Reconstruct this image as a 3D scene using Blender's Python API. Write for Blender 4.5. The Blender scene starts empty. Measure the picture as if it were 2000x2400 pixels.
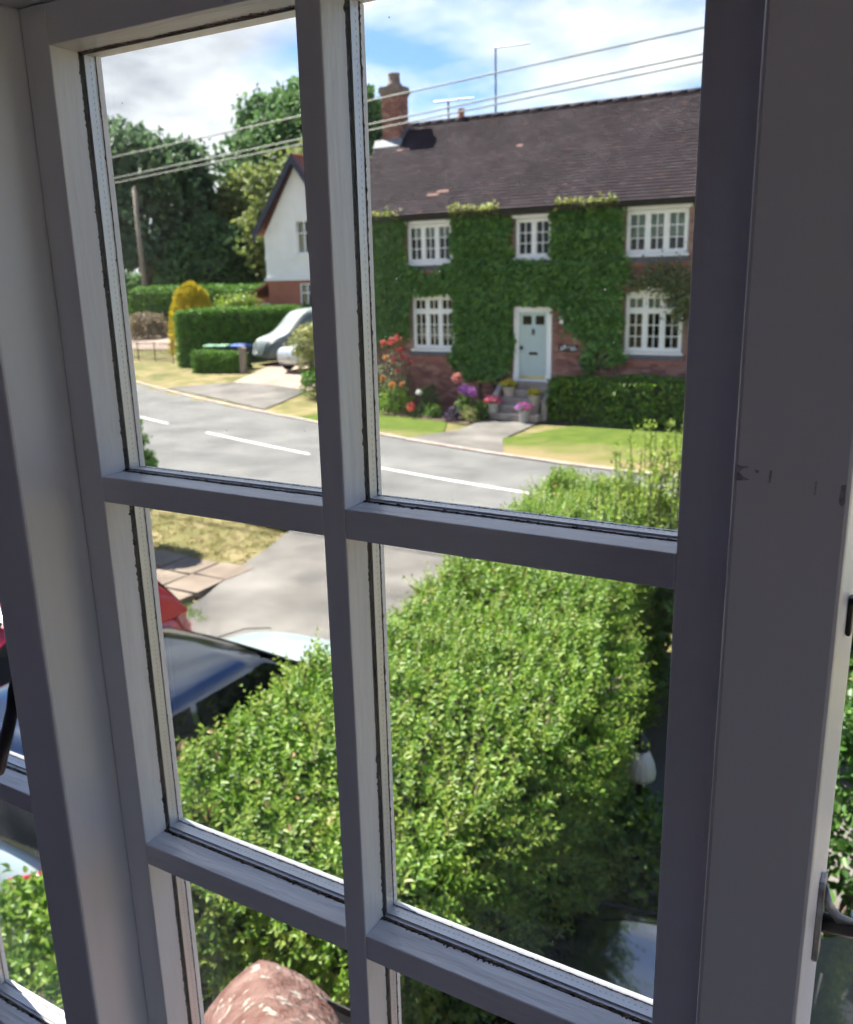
import bpy, bmesh, math, random
import numpy as np
from mathutils import Vector, Matrix
random.seed(7)
rng = np.random.default_rng(11)
SC = bpy.context.scene
COL = SC.collection
PI = math.pi
H = 4.2                                  # eye height above the road

# ------------------------------------------------------------------ camera
cam_d = bpy.data.cameras.new('camera'); cam = bpy.data.objects.new('camera', cam_d); COL.objects.link(cam)
pitch, roll, yaw = math.radians(14.9915), math.radians(-1.3726), math.radians(30.6492)
F_ = Vector((-math.sin(yaw) * math.cos(pitch), math.cos(yaw) * math.cos(pitch), -math.sin(pitch)))
R0 = Vector((math.cos(yaw), math.sin(yaw), 0)); U0 = R0.cross(F_)
R_ = R0 * math.cos(roll) + U0 * math.sin(roll); U_ = U0 * math.cos(roll) - R0 * math.sin(roll)
cam.matrix_world = Matrix(((R_.x, U_.x, -F_.x, 0), (R_.y, U_.y, -F_.y, 0), (R_.z, U_.z, -F_.z, H), (0, 0, 0, 1)))
cam_d.sensor_fit = 'HORIZONTAL'; cam_d.sensor_width = 36; cam_d.lens = 36 * 2072.4 / 2000
cam_d.clip_start = 0.02; cam_d.clip_end = 1000
cam_d.dof.use_dof = True; cam_d.dof.focus_distance = 0.62; cam_d.dof.aperture_fstop = 16.5
SC.camera = cam

# ------------------------------------------------------------------ sky, sun, exposure
SUN_EL, SUN_A = math.radians(54), math.radians(78)      # A: left of straight out of the window
to_sun = Vector((-math.sin(SUN_A) * math.cos(SUN_EL), math.cos(SUN_A) * math.cos(SUN_EL), math.sin(SUN_EL)))
W = bpy.data.worlds.new('World'); SC.world = W; W.use_nodes = True; W.cycles.sampling_method = 'MANUAL'; W.cycles.sample_map_resolution = 512
nt = W.node_tree; nt.nodes.clear(); N = nt.nodes.new; Lk = nt.links.new
out = N('ShaderNodeOutputWorld'); bg = N('ShaderNodeBackground'); bg.inputs['Strength'].default_value = 0.08
sky = N('ShaderNodeTexSky'); sky.sky_type = 'NISHITA'; sky.sun_disc = False
sky.sun_elevation = SUN_EL; sky.sun_rotation = math.atan2(to_sun.x, to_sun.y); sky.dust_density = 0.6; sky.ozone_density = 1.6
tc = N('ShaderNodeTexCoord'); sp = N('ShaderNodeSeparateXYZ'); Lk(tc.outputs['Generated'], sp.inputs[0])
def wmath(op, a, b=None):
    m = N('ShaderNodeMath'); m.operation = op
    for i, v in enumerate((a, b)):
        if v is None: continue
        if isinstance(v, (int, float)): m.inputs[i].default_value = v
        else: Lk(v, m.inputs[i])
    return m.outputs[0]
den = wmath('ADD', wmath('MAXIMUM', sp.outputs[2], 0.0), 0.22)
cb = N('ShaderNodeCombineXYZ'); Lk(wmath('DIVIDE', sp.outputs[0], den), cb.inputs[0]); Lk(wmath('DIVIDE', sp.outputs[1], den), cb.inputs[1])
cb.inputs[2].default_value = 3.7
def wnoise(scale, detail, rough, off):
    mp = N('ShaderNodeMapping'); mp.inputs['Location'].default_value = off; Lk(cb.outputs[0], mp.inputs[0])
    n = N('ShaderNodeTexNoise'); n.inputs['Scale'].default_value = scale; n.inputs['Detail'].default_value = detail
    n.inputs['Roughness'].default_value = rough; Lk(mp.outputs[0], n.inputs['Vector']); return n.outputs['Fac']
def wramp(fac, stops):
    r = N('ShaderNodeValToRGB'); Lk(fac, r.inputs[0]); e = r.color_ramp.elements
    while len(e) < len(stops): e.new(0.5)
    for k, (p, c) in enumerate(stops): e[k].position = p; e[k].color = (*c, 1)
    return r.outputs[0]
cover = wramp(wnoise(.62, 8, 0.58, (12.2, 4.4, 0)), [(.435, (0, 0, 0)), (.535, (1, 1, 1))])
shade = wramp(wnoise(1.0, 6, 0.6, (3, 3, 1)), [(0.38, (1.75, 1.9, 2.25)), (0.58, (4.8, 4.9, 5.1))])
mx = N('ShaderNodeMixRGB'); Lk(cover, mx.inputs[0]); Lk(shade, mx.inputs[2])
skg = N('ShaderNodeMixRGB'); skg.blend_type = 'MULTIPLY'; skg.inputs[0].default_value = 1; Lk(sky.outputs[0], skg.inputs[1]); skg.inputs[2].default_value = (.42, .53, .72, 1)
Lk(skg.outputs[0], mx.inputs[1]); Lk(mx.outputs[0], bg.inputs['Color']); Lk(bg.outputs[0], out.inputs[0])
sun_d = bpy.data.lights.new('sun', 'SUN'); sun_d.energy = 4.4; sun_d.angle = math.radians(0.6); sun_d.color = (1.0, 0.95, 0.87)
sun = bpy.data.objects.new('sun', sun_d); COL.objects.link(sun); sun.rotation_euler = to_sun.to_track_quat('Z', 'Y').to_euler(); sun.location = (-20, 10, 40)
vs = SC.view_settings; vs.view_transform = 'Standard'; vs.look = 'None'; vs.gamma = 1; vs.use_curve_mapping = False; vs.exposure = 2.0
cy = SC.cycles; cy.use_denoising = True
try: cy.denoiser = 'OPENIMAGEDENOISE'
except Exception: pass
cy.use_adaptive_sampling = True; cy.adaptive_threshold = 0.03; cy.adaptive_min_samples = 16
cy.max_bounces = 7; cy.diffuse_bounces = 4; cy.glossy_bounces = 4; cy.transmission_bounces = 6; cy.transparent_max_bounces = 24
cy.caustics_reflective = False; cy.caustics_refractive = False; cy.sample_clamp_indirect = 6

# ------------------------------------------------------------------ materials
def mat(name, c1, c2=None, scale=4.0, detail=4, rough=0.6, bump=0.0, bscale=None, stretch=(1, 1, 1), island=None,
        transl=0.0, coat=0.0, metallic=0.0, spec=0.5, c3=None, spot=None, spotscale=8, spotsize=.25, lo=.35, hi=.65, spotvor=False, spotpow=1.3):
    m = bpy.data.materials.new(name); m.use_nodes = True; t = m.node_tree; t.nodes.clear(); n = t.nodes.new; l = t.links.new
    o = n('ShaderNodeOutputMaterial'); p = n('ShaderNodeBsdfPrincipled')
    p.inputs['Roughness'].default_value = rough; p.inputs['Metallic'].default_value = metallic
    p.inputs['Specular IOR Level'].default_value = spec; p.inputs['Coat Weight'].default_value = coat; p.inputs['Coat Roughness'].default_value = 0.04
    g = n('ShaderNodeTexCoord'); mp = n('ShaderNodeMapping'); mp.inputs['Scale'].default_value = stretch; l(g.outputs['Object'], mp.inputs[0])
    col = None
    if c2 is not None:
        ns = n('ShaderNodeTexNoise'); ns.inputs['Scale'].default_value = scale; ns.inputs['Detail'].default_value = detail; l(mp.outputs[0], ns.inputs['Vector'])
        r = n('ShaderNodeValToRGB'); e = r.color_ramp.elements; e[0].position = lo; e[1].position = hi; e[0].color = (*c1, 1); e[1].color = (*c2, 1)
        if c3 is not None: k = e.new((lo + hi) / 2); k.color = (*c3, 1)
        l(ns.outputs['Fac'], r.inputs[0]); col = r.outputs[0]
    if island is not None:
        gm = n('ShaderNodeNewGeometry'); r = n('ShaderNodeValToRGB'); e = r.color_ramp.elements
        while len(e) < len(island): e.new(0.5)
        for k, (pp, c) in enumerate(island): e[k].position = pp; e[k].color = (*c, 1)
        l(gm.outputs['Random Per Island'], r.inputs[0])
        if col is None: col = r.outputs[0]
        else:
            q = n('ShaderNodeMixRGB'); q.inputs[0].default_value = 0.6; l(col, q.inputs[1]); l(r.outputs[0], q.inputs[2]); col = q.outputs[0]
    if spot is not None:
        v = n('ShaderNodeTexNoise'); v.inputs['Scale'].default_value = spotscale; v.inputs['Detail'].default_value = 3; l(mp.outputs[0], v.inputs['Vector']); vf = v.outputs['Fac']
        if spotvor:
            dn = n('ShaderNodeTexNoise'); dn.inputs['Scale'].default_value = spotscale * 2; l(mp.outputs[0], dn.inputs['Vector']); dm_ = n('ShaderNodeMixRGB'); dm_.inputs[0].default_value = .004; l(g.outputs['Object'], dm_.inputs[1]); l(dn.outputs['Color'], dm_.inputs[2])
            vv = n('ShaderNodeTexVoronoi'); vv.inputs['Scale'].default_value = spotscale; l(dm_.outputs[0], vv.inputs['Vector']); sc_ = n('ShaderNodeSeparateColor'); l(vv.outputs['Color'], sc_.inputs[0]); pw_ = n('ShaderNodeMath'); pw_.operation = 'POWER'; pw_.inputs[1].default_value = spotpow; l(sc_.outputs[0], pw_.inputs[0])
            ml_ = n('ShaderNodeMath'); ml_.operation = 'MULTIPLY_ADD'; ml_.inputs[1].default_value = .42; ml_.inputs[2].default_value = 0; l(pw_.outputs[0], ml_.inputs[0]); sb_ = n('ShaderNodeMath'); sb_.operation = 'SUBTRACT'; l(ml_.outputs[0], sb_.inputs[0]); l(vv.outputs['Distance'], sb_.inputs[1]); ad_ = n('ShaderNodeMath'); ad_.operation = 'ADD'; ad_.inputs[1].default_value = spotsize; l(sb_.outputs[0], ad_.inputs[0]); vf = ad_.outputs[0]
        r = n('ShaderNodeValToRGB'); e = r.color_ramp.elements; e[0].position = spotsize; e[1].position = spotsize + .05; e[0].color = (0, 0, 0, 1); e[1].color = (1, 1, 1, 1)
        l(vf, r.inputs[0]); q = n('ShaderNodeMixRGB'); l(r.outputs[0], q.inputs[0])
        if col is None: q.inputs[1].default_value = (*c1, 1)
        else: l(col, q.inputs[1])
        q.inputs[2].default_value = (*spot, 1); col = q.outputs[0]
    if col is None: p.inputs['Base Color'].default_value = (*c1, 1)
    else: l(col, p.inputs['Base Color'])
    if bump:
        b = n('ShaderNodeTexNoise'); b.inputs['Scale'].default_value = bscale or scale * 3; b.inputs['Detail'].default_value = 5; l(mp.outputs[0], b.inputs['Vector'])
        bp = n('ShaderNodeBump'); bp.inputs['Strength'].default_value = min(bump, 1); bp.inputs['Distance'].default_value = 0.01 if bump <= 1 else .01 * bump
        l(b.outputs['Fac'], bp.inputs['Height']); l(bp.outputs[0], p.inputs['Normal'])
    if transl:
        tr = n('ShaderNodeBsdfTranslucent'); ms = n('ShaderNodeMixShader'); ms.inputs[0].default_value = transl
        if col is None: tr.inputs[0].default_value = (*c1, 1)
        else: l(col, tr.inputs[0])
        l(p.outputs[0], ms.inputs[1]); l(tr.outputs[0], ms.inputs[2]); l(ms.outputs[0], o.inputs[0])
    else: l(p.outputs[0], o.inputs[0])
    return m

def leafmat(name, cs, transl=0.35, rough=0.45):
    k = len(cs) - 1
    return mat(name, cs[0], island=[(i / k, c) for i, c in enumerate(cs)], transl=transl, rough=rough, spec=0.4)

def glass_mat(name, dirt=0.0, haze=0.0, tint=(1, 1, 1), refl=1.0, speck=150):
    m = bpy.data.materials.new(name); m.use_nodes = True; t = m.node_tree; t.nodes.clear(); n = t.nodes.new; l = t.links.new
    o = n('ShaderNodeOutputMaterial'); tr = n('ShaderNodeBsdfTransparent'); tr.inputs[0].default_value = (*tint, 1)
    gl = n('ShaderNodeBsdfGlossy'); gl.inputs['Roughness'].default_value = 0.01; fr = n('ShaderNodeFresnel'); gb = n('ShaderNodeNewGeometry'); io = n('ShaderNodeMapRange'); io.inputs[3].default_value = 1.4; io.inputs[4].default_value = 1 / 1.4
    l(gb.outputs['Backfacing'], io.inputs[0]); l(io.outputs[0], fr.inputs[0])
    fm = n('ShaderNodeMath'); fm.operation = 'MULTIPLY'; fm.inputs[1].default_value = refl; l(fr.outputs[0], fm.inputs[0])
    ms = n('ShaderNodeMixShader'); l(fm.outputs[0], ms.inputs[0]); l(tr.outputs[0], ms.inputs[1]); l(gl.outputs[0], ms.inputs[2]); last = ms
    if dirt or haze:
        g = n('ShaderNodeTexCoord')
        v = n('ShaderNodeTexVoronoi'); v.inputs['Scale'].default_value = speck; l(g.outputs['Object'], v.inputs['Vector'])
        big = n('ShaderNodeTexNoise'); big.inputs['Scale'].default_value = 9; big.inputs['Detail'].default_value = 3; l(g.outputs['Object'], big.inputs['Vector'])
        thr = n('ShaderNodeMapRange'); thr.inputs[1].default_value = .45; thr.inputs[2].default_value = .85; thr.inputs[3].default_value = 0.03; thr.inputs[4].default_value = 0.36; l(big.outputs['Fac'], thr.inputs[0])
        wn = n('ShaderNodeSeparateColor'); l(v.outputs['Color'], wn.inputs[0])
        pw = n('ShaderNodeMath'); pw.operation = 'POWER'; pw.inputs[1].default_value = 5; l(wn.outputs[0], pw.inputs[0])
        tm = n('ShaderNodeMath'); tm.operation = 'MULTIPLY'; l(thr.outputs[0], tm.inputs[0]); l(pw.outputs[0], tm.inputs[1])
        lt = n('ShaderNodeMath'); lt.operation = 'LESS_THAN'; l(v.outputs['Distance'], lt.inputs[0]); l(tm.outputs[0], lt.inputs[1])
        lm = n('ShaderNodeMath'); lm.operation = 'MULTIPLY'; lm.inputs[1].default_value = dirt; l(lt.outputs[0], lm.inputs[0])
        hz = n('ShaderNodeTexNoise'); hz.inputs['Scale'].default_value = 5; hz.inputs['Detail'].default_value = 6; hz.inputs['Roughness'].default_value = .7; l(g.outputs['Object'], hz.inputs['Vector'])
        hr = n('ShaderNodeMapRange'); hr.inputs[1].default_value = .48; hr.inputs[2].default_value = .8; hr.inputs[3].default_value = 0.0; hr.inputs[4].default_value = haze; l(hz.outputs['Fac'], hr.inputs[0])
        ad = n('ShaderNodeMath'); ad.operation = 'ADD'; ad.use_clamp = True; l(lm.outputs[0], ad.inputs[0]); l(hr.outputs[0], ad.inputs[1])
        df = n('ShaderNodeBsdfDiffuse'); df.inputs[0].default_value = (.75, .76, .74, 1); tl = n('ShaderNodeBsdfTranslucent'); tl.inputs[0].default_value = (.8, .8, .78, 1)
        dm = n('ShaderNodeMixShader'); dm.inputs[0].default_value = .6; l(df.outputs[0], dm.inputs[1]); l(tl.outputs[0], dm.inputs[2])
        m2 = n('ShaderNodeMixShader'); l(ad.outputs[0], m2.inputs[0]); l(ms.outputs[0], m2.inputs[1]); l(dm.outputs[0], m2.inputs[2]); last = m2
    l(last.outputs[0], o.inputs[0]); return m

M = {}
M['paint'] = mat('white_gloss_paint', (.67, .675, .71), (.80, .805, .83), scale=7, rough=.36, bump=.24, bscale=40, stretch=(1, 1, .16))
M['paint_h'] = mat('white_gloss_paint_rails', (.66, .665, .70), (.80, .805, .83), scale=7, rough=.36, bump=.34, bscale=45, stretch=(.15, 1, 1))
M['paint_post'] = mat('white_post_paint', (.69, .69, .72), (.80, .80, .82), scale=5, rough=.30, bump=.10, bscale=40, stretch=(1, 1, .10))
M['sealant'] = mat('black_sealant', (.012, .012, .013), (.05, .04, .033), scale=120, rough=.7, bump=.3, bscale=300)
M['grime'] = mat('cracked_grime', (.02, .016, .012), (.16, .12, .09), scale=160, rough=.9, bump=.6, bscale=260)
M['spacer'] = mat('aluminium_spacer', (.66, .67, .69), rough=.38, metallic=.35)
M['holes'] = mat('spacer_holes', (.30, .30, .31), rough=.6)
M['glass'] = glass_mat('window_glass_clear', 0.0, 0.0, (.985, .99, .985), .8)
M['glass_dirty'] = glass_mat('window_glass_dusty', .75, .06, (.975, .985, .975), .8)
M['wallpaint'] = mat('room_wall_paint', (.65, .60, .80), (.69, .64, .84), scale=3, rough=.9)
M['carpet'] = mat('room_carpet', (.36, .37, .44), (.44, .45, .52), scale=60, rough=1)
M['iron'] = mat('black_iron', (.012, .012, .014), (.03, .03, .032), scale=40, rough=.4, bump=.1)
M['pewter'] = mat('worn_pewter', (.22, .22, .23), (.55, .54, .52), scale=55, rough=.35, metallic=.6, bump=.2)
M['terracotta'] = mat('terracotta', (.135, .066, .055), (.23, .145, .125), scale=14, detail=8, rough=.95, bump=1.6, bscale=45, spec=.15, spot=(.33, .30, .26), spotscale=26, spotsize=.60)
M['baytile'] = mat('bay_roof_clay', (.30, .12, .085), (.38, .18, .13), scale=14, rough=.85, bump=.3, bscale=70, spot=(.40, .33, .28), spotscale=18, spotsize=.6)
M['lead'] = mat('lead', (.13, .14, .155), (.20, .21, .23), scale=12, rough=.45)
M['grass'] = mat('verge_grass', (.27, .22, .118), (.115, .125, .045), scale=1.3, detail=8, rough=1, bump=1.5, bscale=35, spec=.1, c3=(.19, .165, .072))
M['lawn'] = None
M['asphalt'] = mat('road_asphalt', (.130, .128, .124), (.182, .177, .168), scale=.9, detail=9, rough=.95, bump=.35, bscale=110, spec=.2)
M['tarmac'] = mat('drive_tarmac', (.115, .107, .098), (.205, .188, .17), scale=.8, detail=9, rough=.95, bump=.4, bscale=90, spec=.2)
M['gravel'] = mat('pink_gravel', (.30, .225, .18), (.40, .32, .265), scale=7, detail=8, rough=1, bump=.8, bscale=60, spec=.1)
M['slab'] = mat('paving_slab', (.185, .145, .115), (.25, .20, .16), scale=3, detail=8, rough=.95, bump=.3, bscale=40, spec=.1)
M['kerb'] = mat('kerb_stone', (.33, .255, .215), (.44, .37, .33), scale=5, rough=.95, bump=.3)
M['white_line'] = mat('road_paint', (.62, .61, .57), (.76, .75, .72), scale=9, detail=8, rough=.8, spec=.2)
M['soil'] = mat('bed_soil', (.075, .045, .03), (.15, .10, .07), scale=8, rough=1, bump=1, bscale=30)
M['brick'] = mat('red_brick', (.26, .105, .07), island=[(0, (.16, .072, .058)), (.35, (.25, .10, .078)), (.7, (.32, .145, .112)), (1, (.40, .22, .17))], rough=.9, bump=.3, bscale=40)
M['mortar'] = mat('mortar', (.22, .16, .135), (.29, .215, .18), scale=6, rough=1, bump=.3)
M['bluebrick'] = mat('blue_brick_sill', (.085, .08, .095), (.13, .12, .135), scale=8, rough=.6, bump=.2)
M['redbrick2'] = mat('orange_brick', (.33, .12, .08), (.40, .16, .11), scale=4, rough=.9, bump=.25)
M['rooftile'] = mat('brown_roof_tile', (0.0324, 0.0248, 0.0292), (0.054, 0.0434, 0.048), scale=1.6, detail=7, island=[(0, (0.0324, 0.0248, 0.0285)), (.4, (0.0419, 0.0326, 0.0375)), (.8, (0.0527, 0.0418, 0.0465)), (.97, (0.0648, 0.0527, 0.0555)), (1, (0.1013, 0.0558, 0.048))], rough=.9, spec=.08, bump=.25, bscale=30)
M['pinktile'] = mat('new_clay_tile', (.22, .11, .09), rough=.85)
M['redroof'] = mat('red_roof_tile', (.25, .10, .07), island=[(0, (.20, .085, .06)), (.5, (.28, .12, .085)), (1, (.36, .18, .13))], rough=.9)
M['white'] = mat('white_joinery', (.80, .80, .79), rough=.45)
M['render'] = mat('white_render', (.76, .76, .74), (.82, .82, .80), scale=2, rough=.9, bump=.15, bscale=30)
M['bargeboard'] = mat('navy_bargeboard', (.016, .020, .045), rough=.5)
M['housepane'] = glass_mat('house_window_glass', 0, 0, (.8, .84, .82), 1.0)
M['dark'] = mat('shade_painted_interior', (.018, .017, .016), rough=.9)  # near-black room boxes behind panes, indoor shade painted as their colour
M['blind'] = mat('pale_green_blind', (.52, .56, .48), (.60, .63, .55), scale=3, rough=.9)
M['curtain'] = mat('cream_curtain', (.62, .52, .36), (.72, .64, .48), scale=6, rough=.9)
M['door'] = mat('duck_egg_door', (.42, .52, .52), (.44, .54, .54), scale=3, rough=.4)
M['blackmetal'] = mat('black_metal', (.014, .014, .015), rough=.45)
M['brass'] = mat('brass', (.62, .50, .16), rough=.35, metallic=.6)
M['stone'] = mat('step_stone', (.30, .25, .215), (.44, .38, .33), scale=4, rough=.95, bump=.4, bscale=30)
M['pot'] = mat('stone_pot', (.40, .34, .26), (.50, .43, .34), scale=9, rough=.9)
M['potgrey'] = mat('grey_pot', (.34, .33, .31), (.42, .41, .38), scale=9, rough=.9)
M['chimpot'] = mat('chimney_pot', (.16, .12, .10), (.26, .20, .17), scale=7, rough=.9)
M['bark'] = mat('bark', (.10, .075, .055), (.18, .145, .11), scale=6, rough=1, bump=.8, bscale=20, stretch=(1, 1, .25))
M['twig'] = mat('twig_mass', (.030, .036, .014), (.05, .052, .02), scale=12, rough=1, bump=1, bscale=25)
M['wood'] = mat('weathered_wood', (.22, .18, .15), (.32, .27, .23), scale=8, rough=.95, bump=.4, stretch=(1, 1, .2))
M['pole'] = mat('telegraph_pole_wood', (.20, .16, .13), (.28, .23, .19), scale=8, rough=.95, stretch=(1, 1, .1))
M['wire'] = mat('wire_sheath', (.10, .11, .09), rough=.6)
M['alu'] = mat('dull_aluminium', (.42, .44, .44), rough=.45, metallic=.5)
# foliage
M['privet'] = leafmat('privet_leaves', [(0.0737, 0.1549, 0.0207), (0.1209, 0.2434, 0.0265), (0.1843, 0.3318, 0.0384), (0.2582, 0.3982, 0.0531), (0.354, 0.4572, 0.0959)], .45, .42)
M['privet_new'] = leafmat('privet_new_leaves', [(0.153, 0.261, 0.0315), (0.243, 0.342, 0.045), (0.324, 0.378, 0.081)], .45, .4)
M['dryleaf'] = leafmat('dry_leaves', [(.40, .20, .10), (.50, .32, .18), (.45, .36, .14)], .3, .6)
M['shrub'] = leafmat('shrub_leaves', [(0.0454, 0.1134, 0.0227), (0.0778, 0.1782, 0.0324), (0.1296, 0.243, 0.0486)], .3, .45)
M['ivy'] = leafmat('ivy_leaves', [(0.0648, 0.1501, 0.0411), (0.1062, 0.2251, 0.0547), (0.1623, 0.3126, 0.0685), (0.2507, 0.4001, 0.0889)], .35, .5)
M['ivysun'] = leafmat('sun_painted_ivy_leaves', [(.25, .33, .05), (.36, .38, .10), (.42, .42, .18)], .5, .5)  # lit copy of the ivy leaves: sunshine at the eaves put into the colour
M['rose'] = leafmat('rose_leaves', [(0.072, 0.114, 0.036), (0.12, 0.168, 0.06), (0.204, 0.228, 0.108), (0.276, 0.264, 0.144)], .3, .6)
M['laurel'] = leafmat('garden_hedge_leaves', [(0.0435, 0.1056, 0.0186), (0.0776, 0.1708, 0.0248), (0.1552, 0.2794, 0.0342), (0.2639, 0.3881, 0.0544)], .3, .45)
M['yew'] = leafmat('clipped_hedge_leaves', [(0.0607, 0.1418, 0.0243), (0.1114, 0.243, 0.0365), (0.2025, 0.3847, 0.0506)], .25, .6)
M['gold'] = leafmat('golden_conifer_leaves', [(.36, .30, .015), (.50, .40, .02), (.62, .48, .03), (.30, .28, .02)], .35, .6)
M['varieg'] = leafmat('variegated_leaves', [(.10, .16, .03), (.24, .28, .06), (.42, .42, .15), (.55, .52, .26)], .3, .5)
M['brownbush'] = leafmat('bronze_bush_leaves', [(.14, .12, .06), (.24, .19, .12), (.34, .27, .19)], .3, .7)
M['tree_dark'] = leafmat('dark_tree_leaves', [(0.061, 0.13, 0.0488), (0.1056, 0.1991, 0.0691), (0.1625, 0.2742, 0.0894)], 0.42, .6)
M['tree_mid'] = leafmat('mid_tree_leaves', [(0.1151, 0.1612, 0.0461), (0.1808, 0.2302, 0.0625), (0.2631, 0.296, 0.0904)], 0.42, .6)
M['tree_blue'] = leafmat('blue_green_tree_leaves', [(0.0585, 0.1144, 0.0546), (0.0936, 0.1625, 0.0754), (0.1404, 0.221, 0.1014)], 0.42, .6)
def flower(name, a, b): return leafmat(name, [a, b], .4, .6)
M['f_yellow'] = flower('yellow_petals', (.75, .58, .02), (.85, .72, .10)); M['f_pink'] = flower('magenta_petals', (.46, .04, .18), (.56, .14, .34))
M['f_lilac'] = flower('lilac_petals', (.38, .12, .44), (.50, .24, .56)); M['f_coral'] = flower('coral_petals', (.50, .05, .055), (.62, .16, .13))
M['f_orange'] = flower('orange_petals', (.58, .22, .06), (.66, .36, .09)); M['f_salmon'] = flower('salmon_petals', (.55, .20, .18), (.60, .28, .25))
M['f_white'] = flower('white_petals', (.8, .8, .78), (.85, .85, .8)); M['purple'] = leafmat('purple_leaves', [(.035, .02, .05), (.07, .045, .09)], .2, .5)
# vehicles
def carpaint(n, c, metal=0.0): return mat(n, c, rough=.28, coat=1.0, metallic=metal, spec=.5)
M['car_blue'] = carpaint('pale_blue_paint', (.36, .45, .47)); M['car_black'] = mat('black_metallic_paint', (.20, .215, .24), rough=.07, metallic=1.0)
M['car_red'] = carpaint('red_paint', (.55, .012, .03)); M['car_silver'] = carpaint('silver_paint', (.50, .52, .55), .4)
M['car_roof'] = mat('dark_glossy_roof', (.13, .145, .175), rough=.12, metallic=1.0)
M['carglass'] = mat('opaque_dark_glass', (.006, .008, .009), rough=.03, spec=.28)  # opaque near-black panes; the shaded inside is put into the glass colour
M['tyre'] = mat('tyre_rubber', (.018, .018, .018), rough=.85); M['rim'] = mat('alloy_rim', (.45, .46, .47), rough=.3, metallic=.8)
M['trim'] = mat('black_trim', (.02, .02, .022), rough=.55); M['greytrim'] = mat('grey_trim', (.10, .11, .12), rough=.55)
M['lamp'] = mat('lamp_lens', (.75, .78, .80), rough=.08, coat=.8); M['taillamp'] = mat('tail_lamp_lens', (.35, .008, .012), rough=.08, coat=.8)
M['plate'] = mat('number_plate', (.70, .70, .66), rough=.4)
M['cover'] = mat('car_cover_fabric', (.095, .125, .122), (.14, .17, .166), scale=1.5, rough=.55, bump=.3, bscale=6)
M['bin_green'] = mat('green_plastic', (.10, .24, .14), rough=.5); M['bin_blue'] = mat('blue_plastic', (.02, .09, .42), rough=.5); M['bin_body'] = mat('dark_plastic', (.03, .03, .032), rough=.6)
M['porcelain'] = mat('white_ribbed_shade', (.50, .49, .45), rough=.4)

def macro(key, scale, lo, hi, crack=0.0, cscale=1.2):
    t = M[key].node_tree; n = t.nodes.new; l = t.links.new; p = t.nodes['Principled BSDF']; src = p.inputs['Base Color'].links[0].from_socket
    g = n('ShaderNodeNewGeometry'); a = n('ShaderNodeTexNoise'); a.inputs['Scale'].default_value = scale; a.inputs['Detail'].default_value = 6; a.inputs['Roughness'].default_value = .62; l(g.outputs['Position'], a.inputs['Vector'])
    r = n('ShaderNodeMapRange'); r.inputs[1].default_value = .32; r.inputs[2].default_value = .68; r.inputs[3].default_value = lo; r.inputs[4].default_value = hi; l(a.outputs['Fac'], r.inputs[0]); f = r.outputs[0]
    if crack:
        v = n('ShaderNodeTexVoronoi'); v.feature = 'DISTANCE_TO_EDGE'; v.inputs['Scale'].default_value = cscale; mm = n('ShaderNodeMixRGB'); mm.inputs[0].default_value = .12; l(g.outputs['Position'], mm.inputs[1]); l(a.outputs['Color'], mm.inputs[2]); l(mm.outputs[0], v.inputs['Vector'])
        c = n('ShaderNodeMapRange'); c.inputs[1].default_value = .0; c.inputs[2].default_value = .012; c.inputs[3].default_value = 1 - crack; c.inputs[4].default_value = 1; l(v.outputs['Distance'], c.inputs[0]); m_ = n('ShaderNodeMath'); m_.operation = 'MULTIPLY'; l(f, m_.inputs[0]); l(c.outputs[0], m_.inputs[1]); f = m_.outputs[0]
    q = n('ShaderNodeVectorMath'); q.operation = 'SCALE'; l(src, q.inputs[0]); l(f, q.inputs[3]); l(q.outputs[0], p.inputs['Base Color'])
macro('asphalt', .55, .80, 1.10, .10, .45); macro('tarmac', .8, .72, 1.14, .12, .6); macro('grass', .35, .80, 1.15); macro('rooftile', .7, .8, 1.25); macro('gravel', .9, .8, 1.12); macro('slab', .8, .85, 1.12); macro('white_line', 2.0, .72, 1.08, .3, 3.0)

# ------------------------------------------------------------------ builders
ORG = {}
def tag(o, label=None, cat=None, group=None, kind=None):
    if label: o['label'] = label
    if cat: o['category'] = cat
    if group: o['group'] = group
    if kind: o['kind'] = kind
    return o
def thing(name, loc, label, cat, group=None):
    o = bpy.data.objects.new(name, None); o.empty_display_size = .2; COL.objects.link(o); o.location = loc; ORG[o.name] = Vector(loc)
    return tag(o, label, cat, group, 'thing')
def link_mesh(name, me, m, parent, smooth=False):
    o = bpy.data.objects.new(name, me); COL.objects.link(o)
    if m is not None: me.materials.append(m if not isinstance(m, str) else M[m])
    if parent is not None: o.parent = parent
    if smooth: me.polygons.foreach_set('use_smooth', [True] * len(me.polygons))
    return o
def np_obj(name, V, Fc, m, parent=None, smooth=False):
    V = np.asarray(V, float).reshape(-1, 3); Fc = np.asarray(Fc, np.int32)
    if parent is not None: org = np.array(ORG[parent.name])
    else: lo, hi = V.min(0), V.max(0); org = np.array([(lo[0] + hi[0]) / 2, (lo[1] + hi[1]) / 2, lo[2]])
    me = bpy.data.meshes.new(name); k = Fc.shape[1]; n = len(Fc)
    me.vertices.add(len(V)); me.vertices.foreach_set('co', (V - org).astype(np.float32).ravel())
    me.loops.add(n * k); me.loops.foreach_set('vertex_index', Fc.ravel())
    me.polygons.add(n); me.polygons.foreach_set('loop_start', np.arange(0, n * k, k, dtype=np.int32)); me.polygons.foreach_set('loop_total', np.full(n, k, np.int32))
    me.update(calc_edges=True); me.validate()
    o = link_mesh(name, me, m, parent, smooth)
    if parent is None: o.location = org
    ORG[o.name] = Vector(org); return o
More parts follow.
